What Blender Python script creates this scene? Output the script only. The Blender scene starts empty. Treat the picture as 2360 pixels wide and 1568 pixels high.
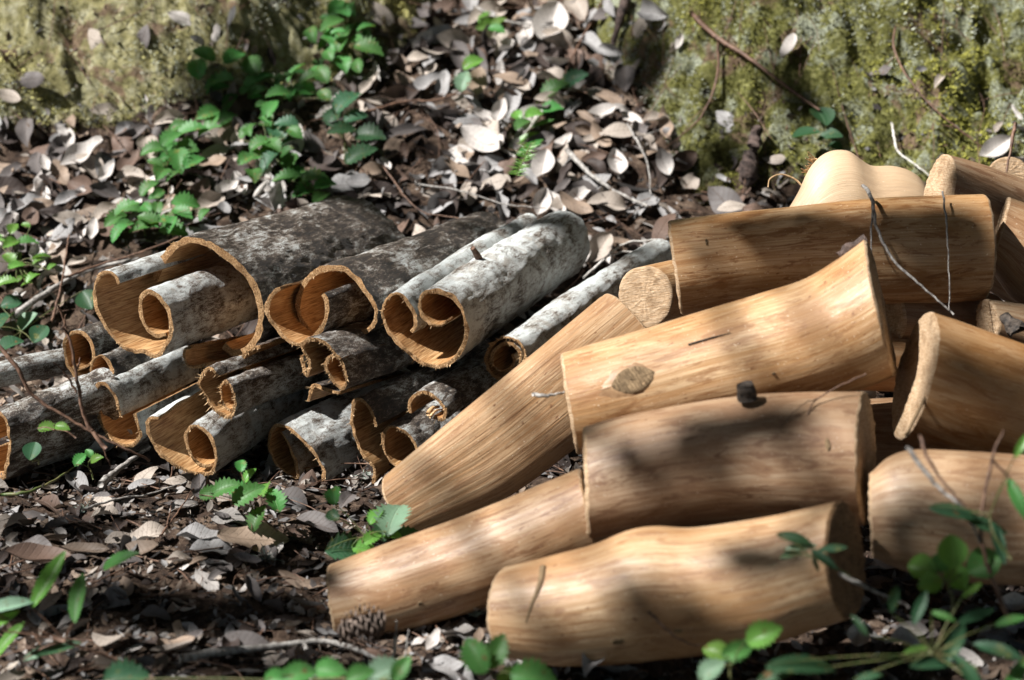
import bpy, math, random
import numpy as np
from mathutils import Vector, Matrix, noise as mnoise

R = math.radians
rnd = random.Random(7)
rng = np.random.default_rng(11)

# ------------------------------------------------------------------ camera, sky, sun, exposure
CAM_H, PITCH, LENS = 1.1, R(20), 70.0
K = 36.0 / LENS
CO, SI = math.cos(PITCH), math.sin(PITCH)
scene = bpy.context.scene
cd = bpy.data.cameras.new("camera")
cam = bpy.data.objects.new("camera", cd)
scene.collection.objects.link(cam)
cam.location = (0, 0, CAM_H)
cam.rotation_euler = (math.pi / 2 - PITCH, 0, 0)
cd.lens, cd.sensor_width = LENS, 36.0
cd.clip_start, cd.clip_end = 0.05, 300
cd.dof.use_dof = True
cd.dof.focus_distance = 2.72
cd.dof.aperture_fstop = 3.7
scene.camera = cam

SUN = Vector((-0.60, -0.19, 0.76)).normalized()          # towards the sun
world = bpy.data.worlds.new("World")
scene.world = world
world.use_nodes = True
wn = world.node_tree
bg = wn.nodes["Background"]
sky = wn.nodes.new("ShaderNodeTexSky")
sky.sky_type = 'NISHITA'
sky.sun_disc = False
sky.sun_elevation = math.asin(SUN.z)
sky.sun_rotation = math.atan2(SUN.x, SUN.y)
wn.links.new(sky.outputs[0], bg.inputs[0])
bg.inputs[1].default_value = 0.05
sl = bpy.data.lights.new("sun", 'SUN')
sl.energy = 5.0
sl.angle = R(0.55)
sl.color = (1.0, 0.975, 0.945)
so = bpy.data.objects.new("sun", sl)
so.rotation_euler = (-SUN).to_track_quat('-Z', 'Y').to_euler()
so.location = SUN * 12
scene.collection.objects.link(so)
scene.view_settings.view_transform = 'Standard'
scene.view_settings.look = 'None'
scene.view_settings.exposure = 1.12
scene.view_settings.gamma = 1.0
scene.cycles.max_bounces = 8
scene.cycles.diffuse_bounces = 5

# ------------------------------------------------------------------ helpers
def P(u, v, d):
    """point seen at (u, v) of the 2360 x 1568 photograph at axial distance d"""
    a = (u - 1180) / 2360 * K
    b = (784 - v) / 2360 * K
    return Vector((d * a, d * (CO + b * SI), CAM_H + d * (-SI + b * CO)))
def ray(u, v):
    return P(u, v, 1.0) - Vector((0, 0, CAM_H))
def link(o):
    scene.collection.objects.link(o)
    return o
def meta(o, label=None, cat=None, group=None, kind=None):
    if label: o["label"] = label
    if cat: o["category"] = cat
    if group: o["group"] = group
    if kind: o["kind"] = kind
    return o
def empty(name, loc, label, cat, group=None):
    o = bpy.data.objects.new(name, None)
    o.location = loc
    o.empty_display_size = 0.02
    link(o)
    return meta(o, label, cat, group)
def mk(name, verts, faces, mat, parent=None, uv=None, smooth=True, cols=None):
    """verts in world space; uv per vertex"""
    me = bpy.data.meshes.new(name)
    verts = np.asarray(verts, dtype=np.float64).reshape(-1, 3)
    if parent is not None:
        verts = verts - np.array(parent.location)[None]
    if isinstance(faces, np.ndarray):
        k = faces.shape[1]
        me.vertices.add(len(verts)); me.vertices.foreach_set("co", verts.ravel())
        me.loops.add(faces.size); me.loops.foreach_set("vertex_index", faces.ravel().astype(np.int32))
        me.polygons.add(len(faces))
        me.polygons.foreach_set("loop_start", np.arange(0, faces.size, k, dtype=np.int32))
        me.polygons.foreach_set("loop_total", np.full(len(faces), k, dtype=np.int32))
        me.update(calc_edges=True)
        li = faces.ravel()
    else:
        me.from_pydata([tuple(v) for v in verts], [], faces)
        li = np.empty(len(me.loops), dtype=np.int32); me.loops.foreach_get("vertex_index", li)
    if uv is not None:
        l = me.uv_layers.new(name="UVMap")
        l.data.foreach_set("uv", np.asarray(uv, dtype=np.float32)[li].ravel())
    if cols is not None:
        ca = me.color_attributes.new("tint", 'FLOAT_COLOR', 'POINT')
        c4 = np.ones((len(verts), 4), dtype=np.float32); c4[:, :3] = cols
        ca.data.foreach_set("color", c4.ravel())
    me.validate()
    me.polygons.foreach_set("use_smooth", np.full(len(me.polygons), smooth, dtype=bool))
    if mat is not None: me.materials.append(mat)
    o = bpy.data.objects.new(name, me)
    link(o)
    if parent is not None: o.parent = parent
    return o
def grid_faces(n, m, close=False):
    i = np.arange(n if close else n - 1)[:, None]; j = np.arange(m - 1)[None]
    a = i * m + j; b = ((i + 1) % n) * m + j
    return np.stack([a, b, b + 1, a + 1], -1).reshape(-1, 4)

_H = rng.random((256, 256))
def vn(x, y, seed=0):
    x = np.asarray(x, float) + seed * 17.31; y = np.asarray(y, float) + seed * 9.77
    xi = np.floor(x).astype(int); yi = np.floor(y).astype(int)
    fx = x - xi; fy = y - yi
    fx = fx * fx * (3 - 2 * fx); fy = fy * fy * (3 - 2 * fy)
    a = _H[xi & 255, yi & 255]; b = _H[(xi + 1) & 255, yi & 255]
    c = _H[xi & 255, (yi + 1) & 255]; d = _H[(xi + 1) & 255, (yi + 1) & 255]
    return (a + (b - a) * fx) * (1 - fy) + (c + (d - c) * fx) * fy - 0.5
def fbm(x, y, oct=4, seed=0):
    s = 0; a = 1.0; f = 1.0
    for o in range(oct):
        s = s + a * vn(x * f, y * f, seed + o * 3.1); a *= 0.5; f *= 2.03
    return s
def catmull(pts, n, closed=False):
    pts = np.asarray(pts, float)
    p = np.vstack([2 * pts[0] - pts[1], pts, 2 * pts[-1] - pts[-2]])
    out = []
    seg = len(pts) - 1
    T = np.linspace(0, seg, max(n * 3, seg * 8))
    i = np.minimum(T.astype(int), seg - 1); t = (T - i)[:, None]
    a, b, c, d = p[i], p[i + 1], p[i + 2], p[i + 3]
    q = 0.5 * ((2 * b) + (-a + c) * t + (2 * a - 5 * b + 4 * c - d) * t * t + (-a + 3 * b - 3 * c + d) * t ** 3)
    L = np.concatenate([[0], np.cumsum(np.linalg.norm(np.diff(q, axis=0), axis=1))])
    s = np.linspace(0, L[-1], n)
    return np.stack([np.interp(s, L, q[:, k]) for k in range(q.shape[1])], 1), s

# ------------------------------------------------------------------ material helpers
class NT:
    def __init__(self, name):
        self.m = bpy.data.materials.new(name); self.m.use_nodes = True
        self.t = self.m.node_tree; self.b = self.t.nodes["Principled BSDF"]
    def n(self, typ, **kw):
        nd = self.t.nodes.new(typ)
        for k, v in kw.items():
            if k in nd.inputs.keys(): nd.inputs[k].default_value = v
            else: setattr(nd, k, v)
        return nd
    def l(self, a, b): self.t.links.new(a, b)
    def uv(self, sx, sy, rand=True):
        tc = self.n("ShaderNodeTexCoord"); mp = self.n("ShaderNodeMapping")
        mp.inputs["Scale"].default_value = (sx, sy, 1)
        self.l(tc.outputs["UV"], mp.inputs[0])
        return mp.outputs[0]
    def obj(self, s):
        g = self.n("ShaderNodeNewGeometry"); mp = self.n("ShaderNodeMapping")
        mp.inputs["Scale"].default_value = (s, s, s)
        self.l(g.outputs["Position"], mp.inputs[0])
        return mp.outputs[0]
    def noise(self, vec, scale, det=4, rough=0.55, dist=0.0):
        nd = self.n("ShaderNodeTexNoise", Scale=scale, Detail=det, Roughness=rough, Distortion=dist)
        self.l(vec, nd.inputs["Vector"]); return nd.outputs["Fac"]
    def ramp(self, fac, stops):
        r = self.n("ShaderNodeValToRGB"); e = r.color_ramp.elements
        while len(e) < len(stops): e.new(0.5)
        for i, (p, c) in enumerate(stops):
            e[i].position = p
            e[i].color = (c, c, c, 1) if isinstance(c, (int, float)) else (*c, 1)
        self.l(fac, r.inputs[0]); return r.outputs[0]
    def mix(self, fac, a, b, mode='MIX'):
        m = self.n("ShaderNodeMix", data_type='RGBA', blend_type=mode)
        for s, x in ((0, fac), (6, a), (7, b)):
            if isinstance(x, (int, float)): m.inputs[s].default_value = x
            elif isinstance(x, tuple): m.inputs[s].default_value = (*x, 1)
            else: self.l(x, m.inputs[s])
        return m.outputs[2]
    def math(self, op, a, b=0.0):
        m = self.n("ShaderNodeMath", operation=op)
        for s, x in ((0, a), (1, b)):
            if isinstance(x, (int, float)): m.inputs[s].default_value = x
            else: self.l(x, m.inputs[s])
        return m.outputs[0]
    def bump(self, h, dist, strength=1.0, prev=None):
        b = self.n("ShaderNodeBump", Distance=dist, Strength=strength)
        self.l(h, b.inputs["Height"])
        if prev is not None: self.l(prev, b.inputs["Normal"])
        return b.outputs[0]
    def done(self, col, rough, normal=None, spec=0.5):
        if isinstance(col, tuple): self.b.inputs["Base Color"].default_value = (*col, 1)
        else: self.l(col, self.b.inputs["Base Color"])
        if isinstance(rough, (int, float)): self.b.inputs["Roughness"].default_value = rough
        else: self.l(rough, self.b.inputs["Roughness"])
        self.b.inputs["Specular IOR Level"].default_value = spec
        if normal is not None: self.l(normal, self.b.inputs["Normal"])
        return self.m

def bark_mat(name, bias):
    """weathered outer bark: pale lichen, whitened for glare, over dark furrowed bark; bias shifts how much is pale"""
    t = NT(name)
    w = t.obj(1.0)
    big = t.noise(w, 15, 5, 0.62, 0.8)
    mid = t.noise(t.uv(1.0, 0.5), 62, 8, 0.75, 0.6)
    furrow = t.noise(t.uv(1.0, 0.22), 200, 5, 0.7, 0.9)
    fine = t.noise(t.uv(1.0, 0.6), 650, 4, 0.75)
    f = t.math('ADD', t.math('MULTIPLY', big, 0.55), t.math('MULTIPLY', mid, 0.50))
    f = t.math('ADD', f, t.math('MULTIPLY', furrow, 0.52))
    f = t.math('ADD', f, t.math('MULTIPLY', fine, 0.52))
    f = t.math('ADD', f, bias - 0.525)
    col = t.ramp(f, [(0.40, (0.018, 0.014, 0.012)), (0.48, (0.060, 0.042, 0.030)),
                     (0.53, (0.19, 0.15, 0.115)), (0.575, (0.38, 0.38, 0.36)), (0.68, (0.68, 0.715, 0.70))])  # palest stop: lichen, whitened to stand in for glossy glare
    stain = t.ramp(t.noise(t.uv(0.7, 1.0), 24, 6, 0.7, 1.0), [(0.52, 0.0), (0.62, 0.5)])
    col = t.mix(stain, col, (0.50, 0.36, 0.25), 'MULTIPLY')
    h = t.math('ADD', t.math('MULTIPLY', furrow, 0.8), t.math('MULTIPLY', mid, 1.1))
    nb = t.bump(h, 0.0045, 1.0)
    nb = t.bump(fine, 0.0018, 1.0, nb)
    rg = t.ramp(fine, [(0.35, 0.35), (0.6, 0.8)])
    return t.done(col, rg, nb, 0.55)
M_bark = [bark_mat("bark_dark", -0.035), bark_mat("bark_mixed", 0.03), bark_mat("bark_pale", 0.10)]

def inner_mat():
    t = NT("inner_bark")
    u = t.uv(1.0, 0.06)
    g = t.noise(u, 420, 4, 0.65, 0.3)
    g2 = t.noise(t.uv(1.0, 0.10), 60, 4, 0.6, 0.5)
    w = t.noise(t.obj(1.0), 22, 4, 0.6)
    col = t.ramp(g, [(0.36, (0.20, 0.092, 0.034)), (0.47, (0.41, 0.225, 0.092)), (0.62, (0.60, 0.385, 0.195))])
    col = t.mix(t.ramp(g2, [(0.48, 0.0), (0.68, 0.6)]), col, (0.30, 0.125, 0.035))
    col = t.mix(t.ramp(w, [(0.58, 0.0), (0.72, 0.6)]), col, (0.20, 0.08, 0.028))
    return t.done(col, 0.5, t.bump(g, 0.0018, 0.8), 0.45)
M_inner = inner_mat()

def rim_mat():
    t = NT("cut_bark_edge")
    w = t.obj(1.0)
    a = t.noise(w, 480, 4, 0.7); b = t.noise(w, 60, 3, 0.5)
    col = t.ramp(a, [(0.33, (0.10, 0.05, 0.02)), (0.46, (0.30, 0.165, 0.07)), (0.58, (0.50, 0.31, 0.15)), (0.7, (0.70, 0.52, 0.33))])
    col = t.mix(t.ramp(b, [(0.45, 0.0), (0.7, 0.5)]), col, (0.25, 0.12, 0.04))
    return t.done(col, 0.8, t.bump(a, 0.004, 1.0), 0.3)
M_rim = rim_mat()
def simple(name, c1, c2, scale, rough=0.7, det=4, bumpd=0.001, spec=0.4):
    t = NT(name)
    a = t.noise(t.obj(1.0), scale, det, 0.65)
    return t.done(t.ramp(a, [(0.35, c1), (0.65, c2)]), rough, t.bump(a, bumpd, 1.0), spec)
M_fibre = simple("bark_fibre", (0.30, 0.17, 0.07), (0.66, 0.47, 0.27), 200)

def wood_mat(name, warm=0.0, dirt=0.5, ridged=0.0, fresh=0.0):
    """freshly peeled trunk: smooth pale sapwood, fine long grain, brown blotches of left-on cambium"""
    t = NT(name)
    g = t.noise(t.uv(1.0, 0.016), 560, 4, 0.6, 0.0)
    g2 = t.noise(t.uv(1.0, 0.025), 150, 5, 0.6, 0.05)
    bl = t.noise(t.uv(1.0, 0.28), 26, 6, 0.66, 1.2)
    bl2 = t.noise(t.uv(1.0, 0.18), 80, 5, 0.7, 1.0)
    dots = t.noise(t.uv(1.0, 0.5), 190, 3, 0.5)
    base = t.ramp(t.noise(t.obj(1.0), 9, 3, 0.5, 0.4), [(0.38, (0.36, 0.232, 0.128)), (0.62, (0.50, 0.362, 0.228))])
    col = t.mix(t.ramp(g, [(0.36, 0.75), (0.56, 0.0)]), base, (0.27, 0.14, 0.058))
    col = t.mix(t.ramp(g2, [(0.48, 0.0), (0.64, 0.65)]), col, (0.31, 0.17, 0.075))
    col = t.mix(t.ramp(bl, [(0.47, 0.0), (0.60, 0.7 * dirt + 0.25)]), col, (0.25, 0.125, 0.052))
    col = t.mix(t.ramp(bl2, [(0.52, 0.0), (0.60, 0.7 * dirt + 0.3)]), col, (0.19, 0.09, 0.04))
    col = t.mix(t.ramp(dots, [(0.66, 0.0), (0.71, 0.8)]), col, (0.15, 0.065, 0.03))
    pale = t.noise(t.obj(1.0), 420, 2, 0.5)
    col = t.mix(t.ramp(pale, [(0.70, 0.0), (0.74, 0.8)]), col, (0.75, 0.66, 0.52))
    if fresh: col = t.mix(fresh, col, (0.62, 0.49, 0.34))
    if warm: col = t.mix(warm, col, (0.28, 0.13, 0.045))
    oi = t.n("ShaderNodeObjectInfo"); hs = t.n("ShaderNodeHueSaturation"); t.l(col, hs.inputs["Color"])
    t.l(t.math('ADD', 0.80, t.math('MULTIPLY', oi.outputs["Random"], 0.32)), hs.inputs["Value"]); t.l(t.math('ADD', 0.90, t.math('MULTIPLY', oi.outputs["Random"], 0.20)), hs.inputs["Saturation"]); col = hs.outputs[0]
    h = t.math('ADD', t.math('MULTIPLY', g, 0.6), t.math('MULTIPLY', g2, 0.9 + ridged * 2))
    nb = t.bump(h, 0.0012 + 0.0022 * ridged, 0.7)
    nb = t.bump(bl, 0.0012, 0.5, nb)
    rg = t.ramp(bl, [(0.4, 0.42), (0.65, 0.62)])
    return t.done(col, rg, nb, 0.5)
M_wood = [wood_mat("peeled_wood", 0.0, 0.45), wood_mat("peeled_wood_blotched", 0.12, 0.85),
          wood_mat("split_wood", 0.0, 0.25, 0.3), wood_mat("peeled_wood_warm", 0.32, 0.7), wood_mat("peeled_wood_fresh", 0.0, 0.15, 0.0, 0.5)]
def cut_mat(name, c1, c2):
    t = NT(name)
    tc = t.n("ShaderNodeTexCoord")
    ln = t.n("ShaderNodeVectorMath", operation='LENGTH'); t.l(tc.outputs["UV"], ln.inputs[0])
    nz = t.noise(tc.outputs["UV"], 18, 4, 0.6)
    rr = t.math('ADD', t.math('MULTIPLY', ln.outputs["Value"], 1300.0), t.math('MULTIPLY', nz, 14.0))
    ring = t.math('SINE', rr)
    a = t.noise(t.uv(8.0, 1.0), 70, 5, 0.75, 0.5); b = t.noise(t.obj(1.0), 60, 5, 0.65)
    col = t.ramp(a, [(0.32, c1), (0.62, c2)])
    col = t.mix(t.ramp(ring, [(0.3, 0.0), (0.95, 0.35)]), col, c1)
    col = t.mix(t.ramp(b, [(0.48, 0.0), (0.66, 0.65)]), col, tuple(x * 0.6 for x in c1))
    return t.done(col, 0.75, t.bump(a, 0.0025, 1.0), 0.3)
M_cut = cut_mat("sawn_wood", (0.34, 0.20, 0.095), (0.60, 0.45, 0.30))
M_cut_shaded = cut_mat("sawn_wood_shaded", (0.12, 0.065, 0.03), (0.36, 0.21, 0.10))  # sawn wood darkened for shade on the end turned from the sun
M_knot = cut_mat("knot_scar", (0.11, 0.07, 0.035), (0.36, 0.25, 0.14))
M_stain = simple("wood_stain", (0.20, 0.105, 0.05), (0.34, 0.21, 0.11), 60, 0.5)
M_stub = simple("dead_stub", (0.012, 0.010, 0.009), (0.09, 0.07, 0.055), 130, 0.8, 4, 0.004)
M_twig = simple("twig_grey", (0.10, 0.085, 0.075), (0.42, 0.40, 0.37), 160, 0.7)
M_twig_br = simple("twig_brown", (0.055, 0.028, 0.018), (0.20, 0.115, 0.075), 120, 0.6)
M_twig_white = simple("twig_white", (0.40, 0.37, 0.33), (0.72, 0.70, 0.65), 120, 0.6)
M_stem = simple("green_stem", (0.05, 0.09, 0.02), (0.14, 0.12, 0.05), 90, 0.55)
M_cone = simple("cone_scale", (0.035, 0.025, 0.02), (0.20, 0.15, 0.12), 150, 0.8, 4, 0.002)
M_chunk = simple("old_bark_chunk", (0.02, 0.014, 0.012), (0.13, 0.09, 0.075), 70, 0.85, 6, 0.01)
M_lichen = simple("lichen", (0.20, 0.26, 0.22), (0.50, 0.58, 0.50), 200, 0.9)

def leaf_mat(name, top, vein, trans=0.3, rough=0.4, spec=0.5, tint=False):
    t = NT(name)
    tc = t.n("ShaderNodeTexCoord"); sep = t.n("ShaderNodeSeparateXYZ"); t.l(tc.outputs["UV"], sep.inputs[0])
    x, y = sep.outputs[0], sep.outputs[1]           # x along 0..1, y across -1..1
    ay = t.math('ABSOLUTE', y)
    ph = t.math('SINE', t.math('MULTIPLY', t.math('SUBTRACT', x, t.math('MULTIPLY', ay, 0.16)), 58.0))
    side = t.ramp(ph, [(0.86, 0.0), (0.99, 0.5)])
    mid = t.ramp(ay, [(0.02, 1.0), (0.07, 0.0)])
    v = t.math('MAXIMUM', side, mid)
    nz = t.noise(t.obj(1.0), 45, 5, 0.65)
    nf = t.noise(t.obj(1.0), 350, 3, 0.6)
    if tint:
        at = t.n("ShaderNodeAttribute", attribute_name="tint"); base = at.outputs["Color"]
    else:
        oi = t.n("ShaderNodeObjectInfo")
        hs = t.n("ShaderNodeHueSaturation")
        hs.inputs["Color"].default_value = (*top, 1)
        t.l(t.math('ADD', 0.70, t.math('MULTIPLY', oi.outputs["Random"], 0.6)), hs.inputs["Value"])
        t.l(t.math('ADD', 0.485, t.math('MULTIPLY', oi.outputs["Random"], 0.03)), hs.inputs["Hue"])
        base = hs.outputs[0]
    col = t.mix(t.math('MULTIPLY', v, 0.75), base, t.mix(0.5, base, vein) if not tint else t.mix(0.45, base, (0.10, 0.06, 0.035)))
    col = t.mix(t.ramp(nz, [(0.45, 0.0), (0.72, 0.55)]), col, t.mix(0.45, col, (0.0, 0.0, 0.0)) if tint else t.mix(0.45, col, (0.01, 0.02, 0.0)))
    if tint: col = t.mix(t.ramp(nf, [(0.58, 0.0), (0.68, 0.5)]), col, (0.05, 0.03, 0.02))
    if not tint:
        col = t.mix(t.ramp(nz, [(0.60, 0.0), (0.70, 0.7)]), col, (0.22, 0.20, 0.05))
        col = t.mix(t.ramp(t.noise(t.obj(1.0), 110, 3, 0.5), [(0.66, 0.0), (0.70, 0.85)]), col, (0.14, 0.075, 0.03))
    nb = t.bump(t.math('SUBTRACT', 1.0, v), 0.0008, 0.8)
    m = t.done(col, rough, nb, spec)
    if trans > 0:
        tr = t.n("ShaderNodeBsdfTranslucent"); mx = t.n("ShaderNodeMixShader"); mx.inputs[0].default_value = trans
        t.l(t.mix(0.35, col, (0.30, 0.50, 0.02)) if not tint else col, tr.inputs[0])
        out = t.t.nodes["Material Output"]
        t.l(t.b.outputs[0], mx.inputs[1]); t.l(tr.outputs[0], mx.inputs[2]); t.l(mx.outputs[0], out.inputs[0])
    return m
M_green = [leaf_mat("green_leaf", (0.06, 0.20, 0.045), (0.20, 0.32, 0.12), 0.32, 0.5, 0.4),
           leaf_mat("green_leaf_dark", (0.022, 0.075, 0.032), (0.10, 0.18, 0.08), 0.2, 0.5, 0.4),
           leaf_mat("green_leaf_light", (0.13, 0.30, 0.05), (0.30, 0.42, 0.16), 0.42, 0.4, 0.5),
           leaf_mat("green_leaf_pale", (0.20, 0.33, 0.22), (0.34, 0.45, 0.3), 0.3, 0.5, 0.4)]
M_dead = leaf_mat("dead_leaf_litter", None, None, 0.12, 0.62, 0.3, tint=True)
M_canopy = leaf_mat("canopy_leaf", (0.03, 0.055, 0.018), (0.05, 0.1, 0.03), 0.06, 0.5, 0.3)
DEAD_COLS = [((0.55, 0.51, 0.475), 3), ((0.43, 0.37, 0.315), 4), ((0.29, 0.215, 0.16), 3), ((0.14, 0.092, 0.07), 2),
             ((0.053, 0.039, 0.034), 4), ((0.34, 0.33, 0.325), 4), ((0.13, 0.115, 0.11), 4)]
DC = np.array([c for c, _ in DEAD_COLS]); DW = np.array([w for _, w in DEAD_COLS], float); DW /= DW.sum()

# ------------------------------------------------------------------ terrain
BX = [-30, -3, -0.89, -0.60, -0.42, -0.24, -0.17, -0.10, -0.02, 0.07, 0.13, 0.17, 0.285, 0.33, 0.5, 0.9, 3, 30]
BY = [3.3, 3.3, 3.40, 3.46, 3.56, 3.66, 3.80, 4.1, 4.5, 4.5, 4.0, 3.62, 3.42, 3.30, 3.27, 3.20, 3.1, 3.1]
def bank_line(x): return np.interp(x, BX, BY)
def G(x, y):
    x = np.asarray(x, float); y = np.asarray(y, float)
    s = y - 2.88
    z = 0.42 * 0.06 * np.log1p(np.exp(np.clip(s / 0.06, -30, 60)))
    e = y - bank_line(x) + 0.10 * fbm(x * 3.1, y * 3.1, 3, 5)
    up = 0.03 * np.log1p(np.exp(np.clip(e / 0.03, -30, 60)))
    z = z + 0.82 * np.minimum(up, 1.6)
    mk_ = 1 / (1 + np.exp(-np.clip(e / 0.03, -30, 30)))
    bil = np.abs(vn(x * 13 + 3 * vn(x * 5, y * 5, 31), y * 24 + 3 * vn(x * 6, y * 6, 77), 8)) + 0.5 * np.abs(vn(x * 31 + y * 9, y * 52 - x * 7, 18)) + 0.25 * np.abs(vn(x * 67, y * 110, 28))
    z = z + mk_ * (0.12 * fbm(x * 5.2, y * 6.2, 2, 2) + 0.095 * (0.35 - bil))
    z = z - mk_ * 0.10 * np.clip(fbm(x * 6.5, y * 6.5 + z * 5, 3, 61) - 0.22, 0, 0.4)
    z = z + 0.030 * fbm(x * 2.6, y * 2.6, 3, 1) + 0.014 * fbm(x * 15, y * 15, 3, 4)
    return z, mk_
def hit(u, v, h=0.0):
    r = ray(u, v)
    d = np.linspace(1.3, 6.0, 2400)
    x, y, z = d * r.x, d * r.y, CAM_H + d * r.z
    g, _ = G(x, y)
    k = np.argmax(z < g + h)
    if not (z < g + h).any(): k = len(d) - 1
    return Vector((x[k], y[k], z[k])), d[k]
def normal_at(x, y):
    e = 0.02
    a = G([x + e, x - e, x, x], [y, y, y + e, y - e])[0]
    return Vector((-(a[0] - a[1]) / (2 * e), -(a[2] - a[3]) / (2 * e), 1)).normalized()

def axis_coords(lo, hi, fine, far):
    mid = np.arange(lo, hi, fine); out = [hi]; st = fine
    while out[-1] < far: st *= 1.35; out.append(out[-1] + st)
    a = [lo - fine]; st = fine
    while a[-1] > -far: st *= 1.35; a.append(a[-1] - st)
    return np.array(a[::-1] + list(mid) + out)
gx = axis_coords(-1.25, 1.25, 0.0055, 40); gy = axis_coords(1.6, 4.1, 0.0055, 40)
X, Y = np.meshgrid(gx, gy, indexing='ij')
Z, MK = G(X, Y)
fine = 0.006 * fbm(X * 60, Y * 60, 3, 12) * (1 + 1.3 * MK)
Z = Z + fine
def terrain_mat():
    t = NT("forest_floor")
    w = t.obj(1.0)
    a = t.noise(w, 40, 6, 0.7, 0.4); b = t.noise(w, 17, 6, 0.7, 0.8); c = t.noise(w, 260, 4, 0.7)
    soil = t.ramp(a, [(0.35, (0.018, 0.012, 0.009)), (0.5, (0.06, 0.038, 0.026)), (0.66, (0.17, 0.12, 0.085))])
    soil = t.mix(t.ramp(c, [(0.62, 0.0), (0.72, 0.8)]), soil, (0.36, 0.29, 0.22))
    moss = t.ramp(t.noise(w, 120, 5, 0.7), [(0.3, (0.05, 0.05, 0.014)), (0.5, (0.12, 0.12, 0.032)), (0.68, (0.26, 0.255, 0.10))])
    lich = t.ramp(c, [(0.35, (0.09, 0.095, 0.065)), (0.6, (0.40, 0.43, 0.33))])
    bank = t.mix(t.ramp(b, [(0.50, 0.0), (0.60, 0.85)]), moss, lich)
    at = t.n("ShaderNodeAttribute", attribute_name="tint")
    sp = t.n("ShaderNodeSeparateColor"); t.l(at.outputs["Color"], sp.inputs[0])
    beige = t.ramp(a, [(0.3, (0.07, 0.06, 0.025)), (0.5, (0.30, 0.27, 0.13)), (0.7, (0.58, 0.55, 0.40))])
    bank = t.mix(t.math('MULTIPLY', sp.outputs[1], 0.7), bank, beige)  # left bank's own beige, lightened further to stand for sunlight
    bare = t.ramp(t.noise(w, 11, 5, 0.65, 0.8), [(0.56, 0.0), (0.62, 0.9)])
    dirt = t.ramp(a, [(0.35, (0.07, 0.04, 0.025)), (0.65, (0.25, 0.17, 0.115))])
    bank = t.mix(bare, bank, dirt)
    mf = t.math('ADD', sp.outputs[0], t.math('MULTIPLY', t.math('SUBTRACT', a, 0.5), 0.9))
    mf = t.ramp(mf, [(0.4, 0.0), (0.55, 1.0)])
    col = t.mix(mf, soil, bank)
    nb = t.bump(a, 0.012, 1.0); nb = t.bump(c, 0.004, 1.0, nb)
    return t.done(col, 0.92, nb, 0.2)
ground = mk("ground", np.stack([X, Y, Z], -1).reshape(-1, 3), grid_faces(len(gx), len(gy)), terrain_mat(),
            cols=np.stack([MK.ravel(), np.clip(0.5 - X * 4, 0, 1).ravel(), MK.ravel()], 1))
meta(ground, kind="structure")

# ---- moss: small upright blades and lichen crumbs over the banks (nobody could count them)
def moss():
    N = 190000
    # sample in the part of the banks that can be seen, weighted to the steep faces
    x = rng.uniform(-1.25, 1.25, N * 4); y = rng.uniform(3.1, 4.15, N * 4)
    g, m = G(x, y)
    nz = fbm(x * 5, y * 5, 3, 21)
    ed = fbm(x * 11, y * 11, 3, 33)
    keep = (m > 0.35) & (rng.random(len(x)) < np.clip(0.75 + 1.6 * nz, 0.15, 1)) & (ed > -0.35)
    x, y, g = x[keep][:N], y[keep][:N], g[keep][:N]
    n = len(x)
    gx_ = G(x + 0.012, y)[0] - g; gy_ = G(x, y + 0.012)[0] - g
    nrm = np.stack([-gx_ / 0.012, -gy_ / 0.012, np.ones(n)], 1); nrm /= np.linalg.norm(nrm, axis=1)[:, None]
    d = nrm + rng.normal(0, 0.55, (n, 3)); d /= np.linalg.norm(d, axis=1)[:, None]
    L = rng.uniform(0.003, 0.0095, n)[:, None]
    side = np.cross(d, rng.normal(0, 1, (n, 3))); side /= np.linalg.norm(side, axis=1)[:, None]
    wd = rng.uniform(0.0008, 0.0018, n)[:, None]
    p = np.stack([x, y, g + 0.002], 1)
    v = np.stack([p - side * wd, p + side * wd, p + d * L], 1).reshape(-1, 3)
    f = np.arange(n * 3).reshape(-1, 3)
    tone = np.clip(0.5 + 1.3 * fbm(x * 9, y * 9, 3, 41) + rng.normal(0, 0.18, n), 0, 1)[:, None]
    c1 = np.array([0.06, 0.06, 0.014]); c2 = np.array([0.34, 0.33, 0.065]); c3 = np.array([0.42, 0.44, 0.35])
    lf = np.clip(0.5 - x * 4, 0, 1)[:, None] * 0.75  # paler blades on the left: beige moss plus sunlight put into the colour
    lich = (fbm(x * 9, y * 9, 3, 55) > np.where(x < 0, -0.12, 0.10))[:, None]
    c = np.where(lich & (rng.random((n, 1)) < 0.6), c3 * (0.5 + 0.6 * tone), (c1 + (c2 - c1) * tone) * (1 - lf) + lf * (np.array([0.13, 0.12, 0.035]) + np.array([0.46, 0.43, 0.20]) * tone))
    t = NT("moss_blade")
    at = t.n("ShaderNodeAttribute", attribute_name="tint")
    m_ = t.done(at.outputs["Color"], 0.75, None, 0.25)
    o = mk("moss", v, f, m_, smooth=False, cols=np.repeat(c, 3, 0))
    meta(o, "green and grey moss and lichen covering the steep earth banks", "moss", kind="stuff")
moss()

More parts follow.
